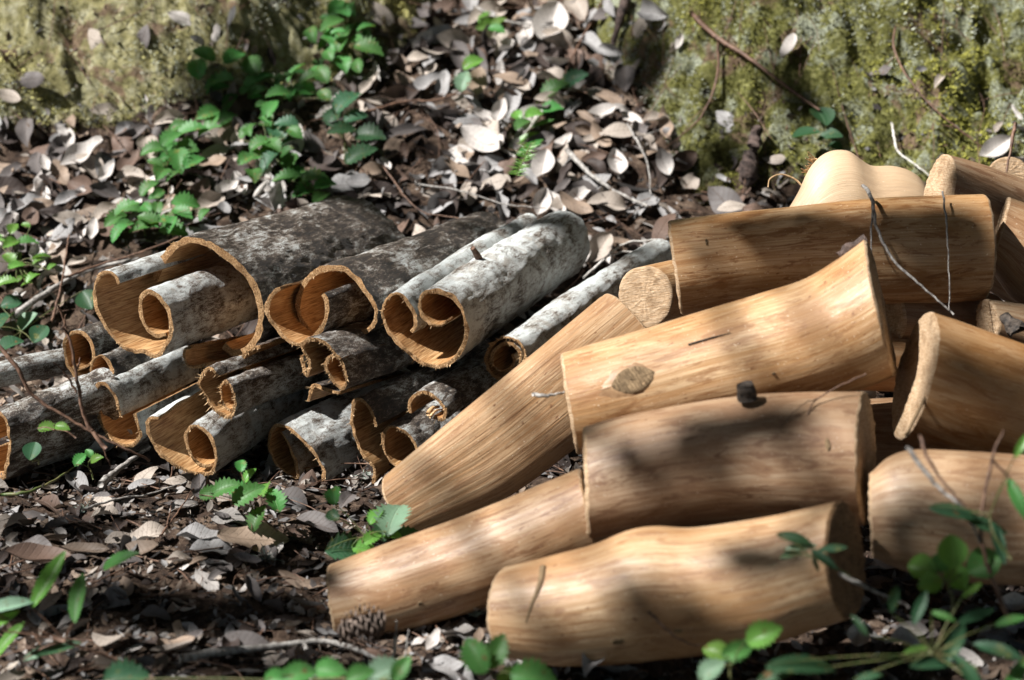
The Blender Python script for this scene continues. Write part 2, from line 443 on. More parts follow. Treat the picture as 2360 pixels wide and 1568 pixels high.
# ------------------------------------------------------------------ leaves
def leaf_grid(nl, nw, L, W, curl, bend, fold, serr=0.0, shape=1.0, twist=0.0, wav=0.0, ph=0.0):
    s = np.linspace(0, 1, nl)[:, None]; t = np.linspace(-1, 1, nw)[None]
    prof = np.sin(np.pi * np.clip(s, 0, 1) ** shape) ** 0.72
    if serr: prof = prof * (1 + serr * ((s * 7 + 0.0) % 1.0 - 0.5) * (s > 0.06) * (s < 0.95))
    hw = W * 0.5 * prof + 0.0006
    x = s * L + 0 * t; yy = t * hw
    z = curl * (t ** 2) * hw * 1.0 + fold * np.abs(t) * hw + bend * L * (s - 0.5) ** 2 * 1.6
    z = z + wav * W * np.sin(s * 11 + ph) * np.abs(t) * np.sign(t + 1e-6)
    tw = twist * (s - 0.5)
    y2 = yy * np.cos(tw) - z * np.sin(tw); z2 = yy * np.sin(tw) + z * np.cos(tw)
    v = np.stack([x - L / 2, y2, z2], -1).reshape(-1, 3)
    uv = np.stack([s + 0 * t, t + 0 * s], -1).reshape(-1, 2)
    return v, uv
def frame(dirv, nrm):
    n = nrm.normalized(); d = (dirv - n * dirv.dot(n))
    if d.length < 1e-4: d = n.orthogonal()
    d.normalize(); s = n.cross(d)
    return np.array([[d.x, s.x, n.x], [d.y, s.y, n.y], [d.z, s.z, n.z]])

# litter as one mesh: thousands of leaves and crumbs nobody could count
def litter():
    V, F, UV, C = [], [], [], []
    base = 0
    def scatter(n, xr, yr, size, nl, nw, tilt, sink, dens=None, dark=0.0):
        nonlocal base
        x = rng.uniform(*xr, n); y = rng.uniform(*yr, n)
        g, m = G(x, y)
        keep = rng.random(n) < np.where(m > 0.5, np.where(m < 0.985, 0.3, 0.015), 1.0)
        if dens is not None: keep &= rng.random(n) < dens(x, y)
        x, y, g = x[keep], y[keep], g[keep]; k = len(x)
        gx_ = G(x + 0.02, y)[0] - g; gy_ = G(x, y + 0.02)[0] - g
        nr = np.stack([-gx_ / 0.02, -gy_ / 0.02, np.ones(k)], 1)
        ff = grid_faces(nl, nw)
        for i in range(k):
            L = rnd.uniform(*size); W = L * rnd.choice([rnd.uniform(0.20, 0.34), rnd.uniform(0.34, 0.48), rnd.uniform(0.42, 0.62)])
            v, uv = leaf_grid(nl, nw, L, W, rnd.uniform(-0.5, 0.8), rnd.uniform(-0.45, 0.5), rnd.uniform(-0.25, 0.45),
                              0, rnd.uniform(0.8, 1.15), rnd.uniform(-0.9, 0.9), rnd.uniform(0, 0.12), rnd.uniform(0, 6))
            nn = Vector(nr[i]).normalized() + Vector((rnd.gauss(0, tilt), rnd.gauss(0, tilt), 0))
            M = frame(Vector((rnd.gauss(0, 1), rnd.gauss(0, 1), rnd.gauss(0, 0.2))), nn)
            v = v @ M.T + np.array([x[i], y[i], g[i] + rnd.uniform(-0.002, sink)])
            V.append(v); UV.append(uv); F.append(ff + base); base += len(v)
            c = DC[rng.choice(len(DC), p=DW)] * rnd.uniform(0.72, 1.12)
            c = c * (1 - dark * rnd.random())
            C.append(np.repeat(c[None], len(v), 0))
    back = lambda x, y: np.where(y > 2.75, 1.0, 0.2)
    scatter(3100, (-1.25, 1.2), (2.6, 4.2), (0.022, 0.064), 10, 5, 0.5, 0.026, back)
    scatter(170, (-1.25, 1.2), (2.75, 4.2), (0.070, 0.105), 12, 5, 0.5, 0.03, back)
    scatter(14000, (-1.25, 1.2), (2.6, 4.2), (0.005, 0.022), 4, 3, 0.8, 0.012, back, 0.75)
    front = lambda x, y: np.clip(0.35 + 1.3 * (fbm(x * 4, y * 4, 2, 70) + 0.25), 0.12, 1) * np.where((x > -0.25) & (y > 2.25), 0.25, 1)
    scatter(2300, (-0.95, 0.95), (1.75, 2.75), (0.022, 0.066), 8, 5, 0.26, 0.010, front, 0.6)
    scatter(15000, (-0.95, 0.95), (1.75, 2.75), (0.005, 0.020), 4, 3, 0.55, 0.008, None, 0.6)
    o = mk("leaf_litter", np.concatenate(V), np.concatenate(F), M_dead, uv=np.concatenate(UV), cols=np.concatenate(C))
    meta(o, "carpet of small dry broken leaves and crumbs over the forest floor", "leaf litter", kind="stuff")
litter()

# leaf meshes for counted dead leaves (tint baked as the leaf's own colour)
dead_protos = []
for ci, (c, w_) in enumerate(DEAD_COLS):
    for k in range(3):
        L = 0.07; W = L * rnd.uniform(0.38, 0.54)
        v, uv = leaf_grid(17, 9, L, W, rnd.uniform(-0.45, 0.8), rnd.uniform(-0.45, 0.6), rnd.uniform(-0.1, 0.5), 0,
                          rnd.uniform(0.8, 1.15), rnd.uniform(-0.8, 0.8), rnd.uniform(0.02, 0.12), rnd.uniform(0, 6))
        # short stalk
        o = mk("dead_leaf", v, grid_faces(17, 9), M_dead, uv=uv, cols=np.repeat(np.array([c]) * rnd.uniform(0.85, 1.1), len(v), 0))
        scene.collection.objects.unlink(o)
        dead_protos.append((ci, o))
TONE = {0: "pale grey", 1: "light tan", 2: "tan brown", 3: "brown", 4: "dark brown", 5: "silvery grey", 6: "dull grey brown"}
def dead_leaf(u, v, length_px, ang, ci=None, h=0.012, tilt=0.3, label=None, group=None, nrm=None, pos=None):
    if ci is None: ci = int(rng.choice(len(DC), p=DW))
    src = rnd.choice([o for c, o in dead_protos if c == ci])
    if pos is None: p, d = hit(u, v, h)
    else: p = pos; d = (p - Vector((0, 0, CAM_H))).dot(Vector((0, CO, -SI)))
    n = normal_at(p.x, p.y) if nrm is None else Vector(nrm)
    n = (n + Vector((rnd.gauss(0, tilt), rnd.gauss(0, tilt) - 0.15, 0))).normalized()
    a = R(ang)
    dr = Vector((math.cos(a), math.sin(a) * SI, math.sin(a) * CO)) + Vector((0, math.sin(a) * 0.5, 0))
    o = src.copy(); link(o)
    M = frame(dr, n); s = length_px * d * K / 2360 / 0.07
    o.matrix_world = Matrix(((M[0][0] * s, M[0][1] * s, M[0][2] * s, p.x), (M[1][0] * s, M[1][1] * s, M[1][2] * s, p.y),
                             (M[2][0] * s, M[2][1] * s, M[2][2] * s, p.z), (0, 0, 0, 1)))
    meta(o, label, "leaf", group)
    return o

# leaves that can be told apart in the photograph
NAMED_LEAVES = [
 (60, 300, 85, 100, 6, 0.03, "grey oval leaf standing upright at the foot of the left mossy bank"),
 (975, 100, 75, 55, 0, 0.02, "pale curled leaf beside the mossy ledge at top centre"),
 (1265, 70, 150, 75, 0, 0.02, "large pale grey leaf with broad blade near the top of the gully"),
 (1320, 130, 80, -70, 3, 0.025, "dark brown leaf hanging over the large pale leaf in the gully"),
 (1405, 15, 60, -60, 5, 0.03, "silver grey leaf at the top edge beside the short sawn stick"),
 (1500, 28, 85, -15, 5, 0.03, "pair-like pale violet grey leaf right of the short sawn stick"),
 (1568, 96, 38, 50, 0, 0.02, "small white leaf stuck on the shaded moss near the fallen branch"),
 (1822, 115, 75, 65, 0, 0.02, "white leaf wedged in a hollow of the right mossy bank"),
 (1530, 378, 75, -65, 0, 0.03, "pale leaf with clear midrib upright right of the grey twig"),
 (1050, 390, 85, -35, 2, 0.03, "bent orange tan leaf behind the bark rolls"),
 (1128, 295, 75, -60, 1, 0.03, "smooth tan leaf in the sunlit middle of the litter"),
 (1110, 330, 120, -30, 0, 0.03, "long pale pink-grey leaf lying below the sunlit patch"),
 (1250, 390, 100, 80, 0, 0.025, "pale ribbed leaf right of the needle sprig"),
 (1150, 262, 75, 70, 0, 0.03, "brilliant white leaf in the brightest sun patch"),
 (1115, 270, 60, -20, 0, 0.03, "white leaf left of the brightest leaf"),
 (1385, 262, 70, 25, 0, 0.03, "pale leaf at the left foot of the right mossy bank"),
 (1440, 300, 110, 12, 1, 0.03, "broad light brown leaf below the side twig of the fallen branch"),
 (1385, 315, 85, -55, 2, 0.03, "sandy leaf folded over the litter right of the green sprig"),
 (1325, 470, 95, -22, 2, 0.03, "brown veined leaf above the middle bark rolls"),
 (1400, 470, 95, -5, 1, 0.028, "light leaf under the crossing grey twig"),
 (1385, 570, 95, 55, 1, 0.03, "light tan leaf resting beside the end of the thick striped bark roll"),
 (1180, 180, 90, -12, 2, 0.03, "orange brown leaf under the small green leaf in the gully"),
 (1100, 190, 85, 80, 2, 0.03, "olive tan leaf in the gully behind the toothed green leaf"),
 (520, 440, 80, 50, 0, 0.03, "white forked leaf left of the dark green bramble"),
 (395, 440, 24, 90, 0, 0.03, "small round white leaf among the bramble sprays"),
 (190, 360, 120, 35, 0, 0.03, "large glaring white leaf on the left slope"),
 (105, 380, 50, -60, 0, 0.03, "rounded pale leaf on the left slope below the moss"),
 (245, 400, 70, 60, 0, 0.03, "narrow white leaf in the middle of the left slope"),
 (60, 470, 110, 60, 5, 0.03, "big twisted grey leaf at the far left of the slope"),
 (215, 530, 60, 80, 0, 0.03, "white leaf above the long thin twig on the left slope"),
 (390, 275, 75, 15, 1, 0.025, "cream leaf lying along the foot of the left bank"),
 (290, 300, 60, 30, 5, 0.025, "grey leaf beside the dark green fern-like leaf"),
 (255, 1030, 115, 22, 0, 0.02, "sunlit white leaf propped under the open bark sheet"),
 (335, 1095, 90, 70, 1, 0.02, "upright pointed tan leaf below the flat inner sheet"),
 (410, 1110, 80, -10, 1, 0.012, "tan leaf under the lip of the flat inner sheet"),
 (235, 1165, 75, -25, 1, 0.012, "beige pointed leaf left of the upright tan leaf"),
 (460, 1120, 70, 100, 6, 0.02, "dull purple grey leaf next to the low green sprig"),
 (245, 1185, 70, 22, 1, 0.01, "long narrow cream leaf on the lit ground at lower left"),
 (340, 1240, 110, 20, 1, 0.015, "large tan leaf in the middle of the lower left ground"),
 (85, 1260, 95, -25, 6, 0.012, "grey leaf with fine veins at the left edge of the ground"),
 (585, 1245, 170, 5, 2, 0.012, "long curled tan leaf on the dark ground at lower centre"),
 (490, 1265, 110, 15, 5, 0.012, "slim silvery leaf left of the long curled tan leaf"),
 (570, 1295, 75, -15, 6, 0.01, "blunt grey leaf with a notch below the long curled tan leaf"),
 (400, 1480, 100, 10, 2, 0.01, "light brown leaf on the dark ground near the bottom stick"),
 (560, 1490, 130, 8, 6, 0.01, "broad dusty leaf half under the bottom stick"),
 (115, 1385, 80, 55, 2, 0.02, "reddish tan leaf behind the green seedling at lower left"),
 (85, 1290, 150, 15, 3, 0.02, "big folded brown leaf left of the young seedling stem"),
 (730, 1210, 110, -20, 6, 0.015, "dark grey leaf on the ground left of the leafy sprig by the logs"),
 (800, 1150, 70, 60, 6, 0.02, "small grey curled leaf under the end of the diagonal log"),
 (1105, 1405, 75, -5, 1, 0.02, "pale broken leaf between the two lowest logs"),
 (1000, 1480, 70, 65, 0, 0.02, "white torn leaf below the lower left log"),
 (1040, 1545, 120, -20, 5, 0.02, "large blurred grey leaf at the bottom edge"),
 (1365, 1520, 110, 60, 5, 0.05, "grey leaf standing on edge in front of the notched log"),
 (1880, 1430, 100, 10, 2, 0.03, "veined tan leaf below the right end of the notched log"),
 (1975, 1480, 100, 75, 0, 0.04, "pale pink leaf standing in front of the lower right logs"),
 (2080, 1480, 90, -30, 5, 0.03, "half shaded grey leaf at the lower right"),
 (2340, 1395, 100, -5, 0, 0.05, "pale leaf at the right edge beside the clover-like plant"),
 (1530, 520, 100, 55, 3, 0.04, "dark reddish leaf against the left end of the top log"),
 (1690, 475, 75, 5, 1, 0.05, "crumpled tan leaf lying just behind the top log"),
 (1740, 478, 60, 10, 3, 0.05, "flat brown leaf behind the middle of the top log"),
 (2290, 345, 90, 30, 0, 0.03, "white curled leaf behind the upper right log"),
 (2165, 380, 50, 80, 0, 0.03, "white leaf beside the sawn face of the upper right log"),
]
for i, (u, v, Lp, an, ci, h, lab) in enumerate(NAMED_LEAVES):
    dead_leaf(u, v, Lp, an, ci, h, 0.16, lab, "single fallen leaves")
# more counted leaves, in four areas; within an area nothing tells them apart
MARKS = [(475,170,"the shaded sprig at the left bank"),(650,215,"the bright bramble spray"),(790,95,"the tall leafy shoot"),(500,245,"the small leafy spray"),
 (400,360,"the long toothed green spray"),(340,500,"the low dark spray"),(625,350,"the dense dark bramble"),(710,430,"the toothed leaves over the largest roll"),
 (830,320,"the dark broad leaved sprig"),(1135,60,"the bright seedling atop the gully"),(1075,170,"the bright toothed leaf pair"),(1270,220,"the sprig with a dull oval leaf"),
 (1200,370,"the needle tuft"),(60,590,"the light green plant"),(50,760,"the dark grey green plant"),(1400,410,"the lichen grey stick"),(1425,60,"the sawn stick"),
 (1050,390,"the bent orange tan leaf"),(960,110,"the pale curled leaf"),(1150,270,"the brightest sun patch"),(1260,80,"the large pale gully leaf"),(190,360,"the glaring white leaf"),
 (520,440,"the white forked leaf"),(60,460,"the big twisted grey leaf"),(1490,380,"the forking grey twig"),(1010,235,"the thin brown slope twig"),(960,480,"the fine dark twig"),
 (1325,470,"the brown veined leaf"),(380,275,"the cream leaf"),(60,300,"the grey upright oval leaf"),(240,560,"the long dark twig"),(150,650,"the thick pale stick"),
 (560,1120,"the glossy ground sprig"),(340,1240,"the large tan ground leaf"),(585,1245,"the long curled tan leaf"),(870,1220,"the toothed sprig by the diagonal log"),(120,1400,"the slender seedling"),
 (640,1490,"the long bottom stick"),(85,1260,"the finely veined grey leaf"),(290,1090,"the mottled grey stick"),(230,1175,"the beige pointed leaf")]
AREAS = [("slope", lambda: (rnd.uniform(0, 560), rnd.uniform(300, 640)), 70), ("gully", lambda: (rnd.uniform(760, 1500), rnd.uniform(0, 250)), 60),
         ("slope", lambda: (rnd.uniform(620, 1600), rnd.uniform(255, 500)), 75), ("ground", lambda: (rnd.uniform(0, 900), rnd.uniform(1110, 1568)), 34)]
taken = {}
for ai, (lab, f, n) in enumerate(AREAS):
    k = 0; tries = 0; used = []
    while k < n and tries < 4000:
        tries += 1
        u, v = f()
        if ai == 0 and (v > 640 - 0.35 * u or v < 350 - 0.25 * u): continue
        if min([9e9] + [(u - a) ** 2 + ((v - b) * 1.4) ** 2 for a, b in used]) < 26 ** 2: continue
        p, d = hit(u, v, 0.015)
        if G([p.x], [p.y])[1][0] > 0.5 and rnd.random() < 0.9: continue
        gr = lab == "ground"
        ci = rnd.choice([1, 2, 3, 4, 6, 6, 4]) if gr else int(rng.choice(len(DC), p=DW))
        text = None
        for a, b, nm in sorted(MARKS, key=lambda q: (q[0] - u) ** 2 + (q[1] - v) ** 2)[:4]:
            du, dv = u - a, v - b
            rel = ("just " if du * du + dv * dv < 60 ** 2 else "") + (("right of" if du > 0 else "left of") if abs(du) > abs(dv) else ("below" if dv > 0 else "above"))
            c_ = TONE[ci] + " dry leaf " + rel + " " + nm
            if c_ not in taken: text = c_; break
        if text is None: continue
        taken[text] = 1
        used.append((u, v)); k += 1
        Lp = rnd.uniform(45, 85) if gr else rnd.uniform(60, 105)
        dead_leaf(u, v, Lp, rnd.uniform(0, 360), ci, 0.008 if gr else 0.018, 0.15 if gr else 0.36, text, "fallen leaves of the " + lab)

# ------------------------------------------------------------------ tubes (twigs, stems)
def tube(pts, r0, r1, seg=7, n=None, wob=0.0):
    pts = np.array([tuple(p) for p in pts])
    n = n or max(6, len(pts) * 5)
    q, s = catmull(pts, n) if len(pts) > 2 else (np.stack([np.linspace(pts[0][k], pts[-1][k], n) for k in range(3)], 1), np.linspace(0, 1, n))
    if wob: q = q + np.stack([wob * vn(np.arange(n) * 0.8, np.full(n, k * 7.7 + pts[0][0] * 91)) for k in range(3)], 1)
    tg = np.gradient(q, axis=0); tg /= np.linalg.norm(tg, axis=1)[:, None] + 1e-9
    up = np.array([0.3, 0.2, 0.93]); a = np.cross(tg, up); a /= np.linalg.norm(a, axis=1)[:, None] + 1e-9
    b = np.cross(tg, a)
    r = np.linspace(r0, r1, n) * (1 + 0.22 * vn(np.arange(n) * 0.35, np.full(n, 3.3)))
    th = np.linspace(0, 2 * np.pi, seg, endpoint=False)
    v = q[:, None] + r[:, None, None] * (np.cos(th)[None, :, None] * a[:, None] + np.sin(th)[None, :, None] * b[:, None])
    v = v.transpose(1, 0, 2).reshape(-1, 3)
    f = [tuple(x) for x in grid_faces(seg, n, close=True)]
    f.append(tuple(i * n for i in range(seg))); f.append(tuple(i * n + n - 1 for i in range(seg))[::-1])
    return v, f
def join(parts):
    V, F, b = [], [], 0
    for v, f in parts:
        V.append(v); F += [tuple(i + b for i in t) for t in f]; b += len(v)
    return np.concatenate(V), F

# ------------------------------------------------------------------ bark rolls
FW = Vector((0, CO, -SI))
def r1(*p): return [(x * 0.30102, 424.8 + y * 0.30102) for x, y in p]
def r2(*p): return [(x * 0.30102, 755.2 + y * 0.30102) for x, y in p]
def r3(*p): return [(566.4 + x * 0.30102, 424.8 + y * 0.30102) for x, y in p]
def r4(*p): return [(566.4 + x * 0.30102, 708.0 + y * 0.30102) for x, y in p]
def sheet_side(q):
    d = np.diff(q, axis=0); c = d[:-1, 0] * d[1:, 1] - d[:-1, 1] * d[1:, 0]
    return 1.0 if c.sum() > 0 else -1.0
def bark_roll(label, prof, shift, d0, d1, mat=1, thick=0.0055, rear=1.0, fray=0.5, name="bark_roll", rough=1.0, group="peeled bark rolls in the pile", side=None, cam_c=None, spiral=0.0):
    prof = np.array(prof, float)
    c = cam_c or (prof.mean(0)[0], prof.mean(0)[1])
    A = P(c[0], c[1], d0); B = P(c[0] + shift[0], c[1] + shift[1], d1)
    ax = (B - A); Ln = ax.length; ax.normalize()
    e1 = ax.cross(Vector((0, 0, 1))).normalized(); e2 = e1.cross(ax).normalized()
    q = []
    o = Vector((0, 0, CAM_H))
    for u, v in prof:
        r = ray(u, v); t = (A - o).dot(ax) / r.dot(ax)
        w = o + r * t - A; q.append((w.dot(e1), w.dot(e2)))
    q = np.array(q)
    ln = np.linalg.norm(np.diff(q, axis=0), axis=1).sum()
    n = int(np.clip(ln / 0.0035, 30, 170)); m = int(np.clip(Ln / 0.008, 20, 60))
    q, arc = catmull(q, n)
    sd = sheet_side(q) if side is None else side
    tg = np.gradient(q, axis=0); tg /= np.linalg.norm(tg, axis=1)[:, None] + 1e-9
    nin = np.stack([-tg[:, 1], tg[:, 0]], 1) * sd           # towards the inside of the curl
    sv = rnd.uniform(0, 90)
    z = np.linspace(0, Ln, m)
    S = arc[:, None]; Zz = z[None] + 0 * S
    sc = 1 + (rear - 1) * (z / Ln) + 0.05 * vn(z * 7, np.full(m, sv)) 
    bend = np.stack([0.010 * (vn(z * 3.2, np.full(m, sv + 5)) - vn(np.zeros(m), np.full(m, sv + 5))), 0.008 * (vn(z * 3.2, np.full(m, sv + 9)) - vn(np.zeros(m), np.full(m, sv + 9)))], 1)
    tn = thick * 1.1 * (1 + 0.35 * fbm(arc * 60, np.full(n, sv), 2, 3))
    # ragged end: some of the edge stands further out
    rag = 0.006 * fbm(arc * 45, np.full(n, sv), 3, 9) + 0.004 * fray * vn(arc * 400, np.full(n, sv), 4)
    rag2 = 0.016 * fbm(arc * 30, np.full(n, sv + 3), 3, 9)
    fall = np.exp(-z / 0.01)[None]; fallb = np.exp(-(Ln - z) / 0.02)[None]
    axial = Zz + rag[:, None] * fall + rag2[:, None] * fallb
    def build(off, disp):
        qq = (q[:, None, :] + nin[:, None, :] * (off - disp)[..., None]) * sc[None, :, None] + bend[None]
        w = np.array(A)[None, None] + qq[..., :1] * np.array(e1) + qq[..., 1:] * np.array(e2) + axial[..., None] * np.array(ax)
        return w
    rg = rough * (0.0030 * fbm(S * 38, Zz * 17, 4, sv) + 0.0016 * fbm(S * 170, Zz * 60, 3, sv + 2) + 0.0045 * np.maximum(fbm(S * 14, Zz * 9, 2, sv + 5) - 0.35, 0))
    outw = build(np.repeat(-0.45 * tn[:, None], m, 1), rg)
    inn = build(np.repeat(0.55 * tn[:, None], m, 1), 0.0006 * fbm(S * 120, Zz * 10, 2, sv + 1))
    root = empty(name, A, label, "bark", group)
    uv = np.stack([S + 0 * Zz + sv, Zz + sv * 0.7], -1).reshape(-1, 2)
    ff = grid_faces(n, m)
    mk("outer_bark", outw.reshape(-1, 3), ff, M_bark[mat], root, uv)
    mk("inner_face", inn.reshape(-1, 3), ff[:, ::-1].copy(), M_inner, root, uv)
    # cut edge: front, back and both long edges, slightly rough
    V, F, b = [], [], 0
    def strip(a, bb, amp, axis_):
        nonlocal b
        k = len(a); L4 = 5
        t = np.linspace(0, 1, L4)[None, :, None]
        s = a[:, None] * (1 - t) + bb[:, None] * t
        bul = np.zeros((k, L4)); bul[:, 1:-1] = amp * rng.uniform(-0.3, 1.0, (k, L4 - 2))
        s = s + bul[..., None] * np.array(axis_)[None, None]
        V.append(s.reshape(-1, 3)); F.append(grid_faces(k, L4) + b); b += k * L4
    strip(outw[:, 0], inn[:, 0], 0.0014, -ax)
    strip(outw[:, -1], inn[:, -1], 0.0014, ax)
    t0 = e1 * tg[0][0] + e2 * tg[0][1]; t1 = e1 * tg[-1][0] + e2 * tg[-1][1]
    strip(outw[0], inn[0], 0.0012, -t0); strip(outw[-1], inn[-1], 0.0012, t1)
    rim = mk("cut_edge", np.concatenate(V), np.concatenate(F), M_rim, root)
    # torn fibres standing off the sawn edge
    nf = int(ln / 0.0011 * (0.35 + fray * 1.5)); V, F = [], []
    for k in range(nf):
        i = rnd.random() * (n - 1); i0 = int(i); tt = rnd.random()
        if vn(arc[i0] * 35, sv, 6) < 0.15 - fray * 0.5: continue
        p = Vector(outw[i0, 0] * (1 - tt) + inn[i0, 0] * tt)
        nv = e1 * nin[i0][0] + e2 * nin[i0][1]
        dr = (-ax * rnd.uniform(0.5, 1.2) + nv * rnd.gauss(-0.15, 0.55) + Vector((0, 0, -0.25))).normalized()
        L = rnd.uniform(0.0008, 0.0028) + (rnd.random() ** 5) * 0.009 * fray
        sdv = dr.cross(Vector((rnd.gauss(0, 1), rnd.gauss(0, 1), rnd.gauss(0, 1)))).normalized() * rnd.uniform(0.0003, 0.0007)
        k3 = len(V); mid = p + dr * L * 0.55 + nv * rnd.gauss(0, 0.0006)
        V += [p - sdv, p + sdv, mid + sdv * 0.8, mid - sdv * 0.8, p + dr * L + nv * rnd.gauss(0, 0.0015)]
        F += [(k3, k3 + 1, k3 + 2, k3 + 3), (k3 + 3, k3 + 2, k3 + 4)]
    if V:
        fo = mk("frayed_fibre", [tuple(v) for v in V], F, M_fibre, root, smooth=False)
        meta(fo, kind="stuff"); fo.parent = rim; 
    return dict(A=A, ax=ax, e1=e1, e2=e2, root=root, L=Ln)

RB = {}
RB['big'] = bark_roll("largest arched bark roll, dark and thick, at the back left of the pile",
    r1((1170,740),(1240,580),(1320,480),(1430,420),(1560,440),(1700,520),(1850,640),(1950,780),(1990,900),(2005,1000),(1990,1120),(1940,1230),(1880,1285),(1780,1295),(1715,1240)),
    (345, -112), 2.76, 3.14, 0, 0.0085, 1.0, 0.25, rough=1.5)
RB['scroll'] = bark_roll("bark scroll with a left trough and a tight pale tube inside the largest roll",
    r1((915,755),(880,690),(820,665),(760,690),(715,790),(715,880),(760,1000),(830,1130),(920,1230),(1020,1285),(1100,1285),(1190,1322),(1250,1295),(1290,1210),(1320,1100),(1290,980),(1230,880),(1150,820),(1100,840),(1075,900),(1085,1000),(1130,1100),(1200,1160),(1275,1155)),
    (300, -110), 2.69, 3.02, 2, 0.0052, 0.98, 0.25)
bark_roll("small brown double curl at the far left of the pile, behind the leafless twig",
    r1((560,1390),(600,1418),(660,1400),(710,1350),(710,1270),(670,1180),(600,1135),(540,1140),(490,1200),(480,1280),(510,1380),(560,1450),(612,1521),(680,1571),(740,1590),(812,1563),(870,1473),(840,1387),(790,1320),(740,1318),(695,1385),(688,1465)),
    (215, -78), 2.78, 3.06, 0, 0.0045, 1.0, 0.35)
bark_roll("pale grey bark roll with a torn slot, below the open trough",
    r2((925,680),(905,600),(870,510),(830,450),(790,425),(750,440),(735,490),(740,570),(760,680),(790,770),(850,850),(940,905),(1030,900),(1075,830),(1060,750),(1030,660)),
    (185, -86), 2.71, 2.95, 2, 0.0045, 1.0, 0.7)
bark_roll("dark flared bark roll cut off by the left edge of the picture",
    [(-6 + 30 * math.cos(R(a_)), 1027 - 78 * math.sin(R(a_))) for a_ in range(190, 190 + 351, 15)],
    (235, -85), 2.66, 2.77, 1, 0.0055, 1.18, 0.2, rough=1.4)
bark_roll("open bark sheet with pale inner face, rolled into a bright tube on its right",
    r2((1212,692),(1150,698),(1130,750),(1150,850),(1200,930),(1300,1020),(1400,1090),(1500,1122),(1590,1130),(1640,1080),(1660,1000),(1640,900),(1600,820),(1540,770),(1470,750),(1430,810),(1425,880),(1450,960),(1500,1030),(1560,1062),(1620,1058)),
    (300, -205), 2.655, 3.0, 2, 0.0045, 1.0, 0.45)
bark_roll("narrow grey bark tube with a frayed second curl, lying on the open sheet",
    r2((1672,372),(1640,320),(1600,300),(1560,340),(1530,420),(1560,500),(1600,580),(1650,640),(1700,670),(1760,682),(1800,620),(1812,540),(1800,480),(1770,430),(1730,410),(1690,440),(1680,500),(1690,560),(1730,615),(1770,632)),
    (255, -100), 2.64, 2.92, 1, 0.0040, 1.0, 1.0)
bark_roll("short torn bark strip under the lower lip of the largest roll",
    [(440, 800), (427, 806), (424, 824), (430, 842), (448, 848), (472, 842)],
    (150, -34), 2.72, 2.92, 1, 0.0045, 1.0, 1.0)
bark_roll("ragged bark strip with orange inner face behind the narrow frayed tube",
    [(600, 800), (574, 806), (558, 828), (562, 850), (586, 862)],
    (165, -62), 2.70, 2.9, 0, 0.0042, 1.0, 1.0)
bark_roll("dark bark roll holding a small hairy tube, under the arched roll",
    r4((430,370),(437,455),(466,525),(482,460),(466,380),(436,310),(462,262),(510,245),(600,270),(660,330),(720,400),(770,500),(782,560),(745,622),(690,590),(640,520),(612,450),(640,392),(690,372),(722,402)),
    (255, -92), 2.64, 2.95, 0, 0.0042, 1.0, 0.9)
bark_roll("open brown bark trough between the largest roll and the arched roll with the hollow",
    r3((265,790),(200,840),(165,930),(180,1020),(230,1110),(310,1190),(400,1232),(480,1205),(560,1140),(610,1050),(627,970),(615,880),(590,840)),
    (300, -112), 2.70, 3.04, 1, 0.0055, 1.0, 0.2)
RB['arch'] = bark_roll("arched bark roll with a dark hollow on it, mid pile",
    r3((850,1150),(930,1120),(980,1060),(1000,980),(985,920),(940,850),(870,770),(800,700),(740,655),(660,645),(560,670),(480,730),(430,820),(410,920),(430,1030),(480,1120),(520,1165)),
    (345, -135), 2.73, 3.13, 0, 0.0068, 1.0, 0.2, rough=1.3)
RB['heart'] = bark_roll("heart shaped pale bark scroll with two long tubes at the top right",
    r3((1270,1132),(1300,1080),(1290,1000),(1250,920),(1200,850),(1150,830),(1090,860),(1050,920),(1040,1000),(1070,1080),(1120,1160),(1200,1240),(1290,1330),(1380,1380),(1480,1395),(1570,1365),(1640,1290),(1680,1200),(1695,1100),(1680,1000),(1640,930),(1590,870),(1520,830),(1440,820),(1370,830),(1330,880),(1330,960),(1360,1020),(1420,1080),(1500,1085),(1545,1055)),
    (292, -187), 2.66, 3.10, 2, 0.0052, 1.0, 0.5)
sp = []
for k in range(30):
    a = R(-10) + k / 29 * R(760); rr = 1 - 0.60 * k / 29
    sp.append((1163 + 51 * rr * math.cos(a) + 0.10 * 51 * rr * math.sin(a), 829 - 57 * rr * math.sin(a)))
RB['thin'] = bark_roll("long slender bark tube with a spiral end, just left of the diagonal log",
    sp, (348, -232), 2.70, 3.14, 2, 0.0036, 0.92, 0.8)
bark_roll("tall dark brown bark roll with a curled lip in the bottom row",
    r4((1010,902),(990,830),(950,760),(900,712),(850,705),(820,760),(810,860),(840,980),(870,1080),(930,1170),(970,1240),(972,1330),(940,1400),(870,1392),(845,1352)),
    (270, -150), 2.68, 2.98, 0, 0.0045, 1.0, 0.35)
bark_roll("silvery bark roll with a folded inner flap in the bottom row",
    r4((600,1342),(595,1260),(560,1180),(500,1080),(420,1000),(330,930),(240,905),(188,970),(175,1050),(200,1150),(250,1220),(330,1290),(400,1302),(396,1220),(360,1120),(320,1030),(272,958)),
    (260, -150), 2.69, 3.0, 2, 0.0042, 1.0, 0.3)
bark_roll("small greyish bark tube with splinters in its mouth, beside the diagonal log",
    r4((1440,842),(1500,862),(1532,800),(1500,740),(1440,680),(1360,655),(1290,680),(1255,740),(1262,812)),
    (190, -122), 2.66, 2.92, 1, 0.0040, 1.0, 0.8)
bark_roll("low bark roll half hidden by the end of the diagonal log",
    r4((1330,1130),(1312,1080),(1270,1010),(1210,950),(1130,910),(1080,930),(1050,1000),(1050,1080),(1080,1150),(1130,1210),(1200,1240)),
    (250, -160), 2.68, 3.0, 1, 0.0042, 1.0, 0.3)
